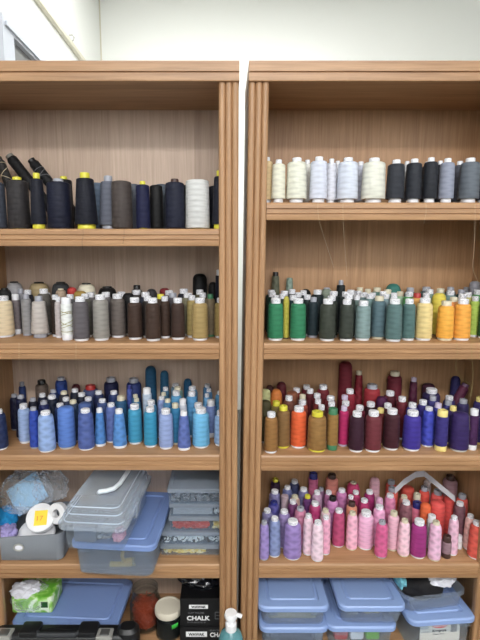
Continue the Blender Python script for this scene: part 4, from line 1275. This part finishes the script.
# ------------------------------------------------------------------ rolls of thread leaning at the back of two shelves
def leaning_roll(u, v, Y, z0, R, lx_, label, mat_col, tip, group, kind='p'):
    """a full roll whose top is seen at (u, v) and whose foot has slid LX to the side"""
    top = PY(u, v, Y); foot = Vector((top.x + lx_, Y - .01, z0 + R * abs(lx_) / math.hypot(lx_, top.z - z0)))
    ax = (top - foot); ln = ax.length
    t = thing('thread_roll', label, 'thread spool', foot, 0, group)
    t.rotation_euler = ax.to_track_quat('Z', 'Y').to_euler()
    b = put('thread', lathe(bmesh.new(), [(0, .001), (R * .9, .001), (R, .004), (R * .96, ln - .016), (R * .8, ln - .010), (R * .5, ln - .009), (0, ln - .009)], 28), M['thread'], t)
    b.color = tuple(lin(q) for q in mat_col) + (1,)
    c = put('spool_core', lathe(bmesh.new(), [(0, 0), (R * .4, 0), (R * .4, ln - .009), (R * .72, ln - .012), (R * .72, ln), (R * .4, ln), (R * .36, ln - .006), (0, ln - .006)], 24), M['core'], t)
    c.color = tuple(lin(q) for q in tip) + (1,)
    return t, b, ln
zs1 = SHELVES[0]
r1, _, ln1 = leaning_roll(9, 155.5, 1.475, zs1, .0165, .165, 'black thread roll with grey tip leaning behind the charcoal cone', (18, 18, 20), (120, 116, 108), GROUPS['L1'])
r2, _, ln2 = leaning_roll(31, 160, 1.50, zs1, .0160, .165, 'black roll with a pale winding leaning behind the yellow-capped navy cones', (20, 21, 24), (22, 22, 24), GROUPS['L1'])
r3, _, ln3 = leaning_roll(-2, 158, 1.475, zs1, .0150, .085, 'black roll wound with beige strands leaning at the left end of the top shelf', (44, 42, 40), (60, 58, 54), GROUPS['L1'])
for r_, R_, ln_, mt, a0, a1, nm in ((r2, .0155, ln2, 'greyprint', .55, .86, 'pale_winding'), (r3, .0145, ln3, 'strand', .3, .92, 'beige_winding')):
    put(nm, tube(bmesh.new(), [((R_ + .0004) * math.cos(q), (R_ + .0004) * math.sin(q), ln_ * (a0 + (a1 - a0) * (.5 - .5 * math.cos(q * .17)))) for q in [k * .25 for k in range(130)]], .0009, 5), M[mt], r_)
leaning_roll(466, 384, 1.50, R_SHELVES[2], .0155, -.075, 'plum thread roll leaning to the right at the back, behind the indigo spool', (90, 40, 66), (110, 80, 110), GROUPS['R3'])
# ------------------------------------------------------------------ folded paper strip over the pink shelf
pts = [PY(395, 491, 1.425), PY(404, 482, 1.435), PY(416, 474.5, 1.445), PY(424, 473.5, 1.45), PY(432, 480, 1.445), PY(444, 490, 1.435), PY(455, 499, 1.42)]
bm = bmesh.new(); wv = Vector((.006, .018, .012)); th = Vector((0, -.0006, .0004)); prev = None
for p in pts:
    ring = [bm.verts.new(p + wv * s_ + th * q) for s_, q in ((-.5, -1), (.5, -1), (.5, 1), (-.5, 1))]
    if prev:
        for k in range(4): bm.faces.new((prev[k], prev[(k + 1) % 4], ring[(k + 1) % 4], ring[k]))
    else: bm.faces.new(ring)
    prev = ring
bm.faces.new(prev[::-1])
o = put('paper_strip', bm, M['paper'], sharp=20); tag(o, 'folded grey paper strip draped over the coral spools of the pink shelf', 'paper strip')
# ------------------------------------------------------------------ loose thread ends hanging from the shelves
def strand(pts, label, mat, r=.0003):
    P = [PY(u, v, Y) for u, v, Y in pts]; Q = []
    for i in range(len(P) - 1):
        a, b, c, d = P[max(i - 1, 0)], P[i], P[i + 1], P[min(i + 2, len(P) - 1)]
        for k in range(6):
            t = k / 6
            Q.append(.5 * ((2 * b) + (c - a) * t + (2 * a - 5 * b + 4 * c - d) * t * t + (3 * b - a - 3 * c + d) * t ** 3))
    Q.append(P[-1])
    o = put('loose_thread', tube(bmesh.new(), Q, r, 5), mat); tag(o, label, 'loose thread', 'loose thread ends')
yy = D - .003
strand([(318, 203, yy - .001), (318, 212, yy), (320, 224, yy), (327, 246, yy + .02), (334, 268, yy + .04)], 'white thread end hanging below the icy white cone, slanting right', M['strand'])
strand([(343, 203, yy - .001), (343, 214, yy), (344, 235, yy), (346, 262, yy + .02), (347, 276, yy + .03)], 'white thread end hanging straight below the widest icy white cone', M['strand'])
strand([(426, 204, yy - .001), (426, 213, yy), (425, 218, yy), (424, 224, yy)], 'short white thread end over the shelf edge below the charcoal cones', M['strand'])
strand([(475, 204, yy - .001), (475, 222, yy), (474, 250, yy), (473, 268, yy), (478, 282, yy)], 'pale thread end hanging beside the right end of the green-and-yellow shelf', M['strand'])
strand([(457, 343, yy - .001), (457, 356, yy), (456, 368, yy), (462, 379, yy), (470, 384, yy), (472, 392, yy), (469, 404, yy), (470, 430, yy)], 'tan thread end looping down in front of the indigo spool', M['olive'])
strand([(471, 343, yy - .001), (472, 358, yy), (473, 372, yy), (472, 388, yy), (470, 396, yy)], 'tan thread end hanging straight near the right end of the purple spools', M['olive'])
strand([(83, 229, yy - .001), (83, 236, yy), (82, 242, yy), (83, 250, yy)], 'dark thread end over the shelf edge below the yellow-capped navy cone', M['ink'])
strand([(124, 229, yy - .001), (124, 236, yy), (123, 244, yy)], 'dark thread end over the shelf edge below the brown-grey cone', M['ink'])
strand([(19, 343, yy - .001), (19, 356, yy), (19, 366, yy), (20, 372, yy)], 'pale thread end below the grey spools at the left of the shelf', M['strand'])
strand([(76, 343, yy - .001), (76, 358, yy), (76, 364, yy), (77, 369, yy)], 'pale thread end below the wound white tube', M['strand'])
# olive strands wound over the white tube on the brown-and-grey shelf
for r_ in [o for o in SC.objects if o.parent is None and o.name.startswith('thread_tube') and abs(o.location.x - x_at(67, 1.33, SHELVES[1] + .06)) < .012 and abs(o.location.z - SHELVES[1]) < .01]:
    tb = [c for c in r_.children if c.name.startswith('thread')][0]
    R_ = max(v.co.x for v in tb.data.vertices) + .0004; hz = max(v.co.z for v in tb.data.vertices)
    w_ = put('olive_winding', tube(bmesh.new(), [(R_ * math.cos(a), R_ * math.sin(a), .025 + (hz - .045) * (.5 - .5 * math.cos(a * .21))) for a in [k * .22 for k in range(200)]], .0008, 5), M['olive'], r_)
    w_['label'] = 'olive strand wound around the white thread'
    r_['label'] = 'white thread tube crossed by olive strands, front of brown-and-grey shelf'
# ------------------------------------------------------------------ light: fluorescent ceiling lamp, a lamp added for the back wall, daylight from the open rear of the room
def lamp(x, y, z, sx, sy, power, c=(1, .99, .98)):
    ld_ = bpy.data.lights.new('ceiling_lamp', 'AREA'); ld_.shape = 'RECTANGLE'; ld_.size = sx; ld_.size_y = sy; ld_.energy = power; ld_.color = c
    o = bpy.data.objects.new('ceiling_lamp', ld_); o.location = (x, y, z); COL.objects.link(o); return o
lamp(.1, -1.9, ZC - .02, 2.6, .5, 118)
lamp(.1, 2.5, ZC - .02, 2.0, .5, 34)  # unseen lamp added to brighten the wall behind the bookcases
wd = bpy.data.worlds.new('daylight'); SC.world = wd; wd.use_nodes = True
wd.node_tree.nodes['Background'].inputs['Color'].default_value = (.93, .96, 1, 1)
wd.node_tree.nodes['Background'].inputs['Strength'].default_value = 3.4
vs = SC.view_settings; vs.view_transform = 'Standard'; vs.look = 'None'; vs.gamma = 1; vs.use_curve_mapping = False
vs.exposure = 0.36
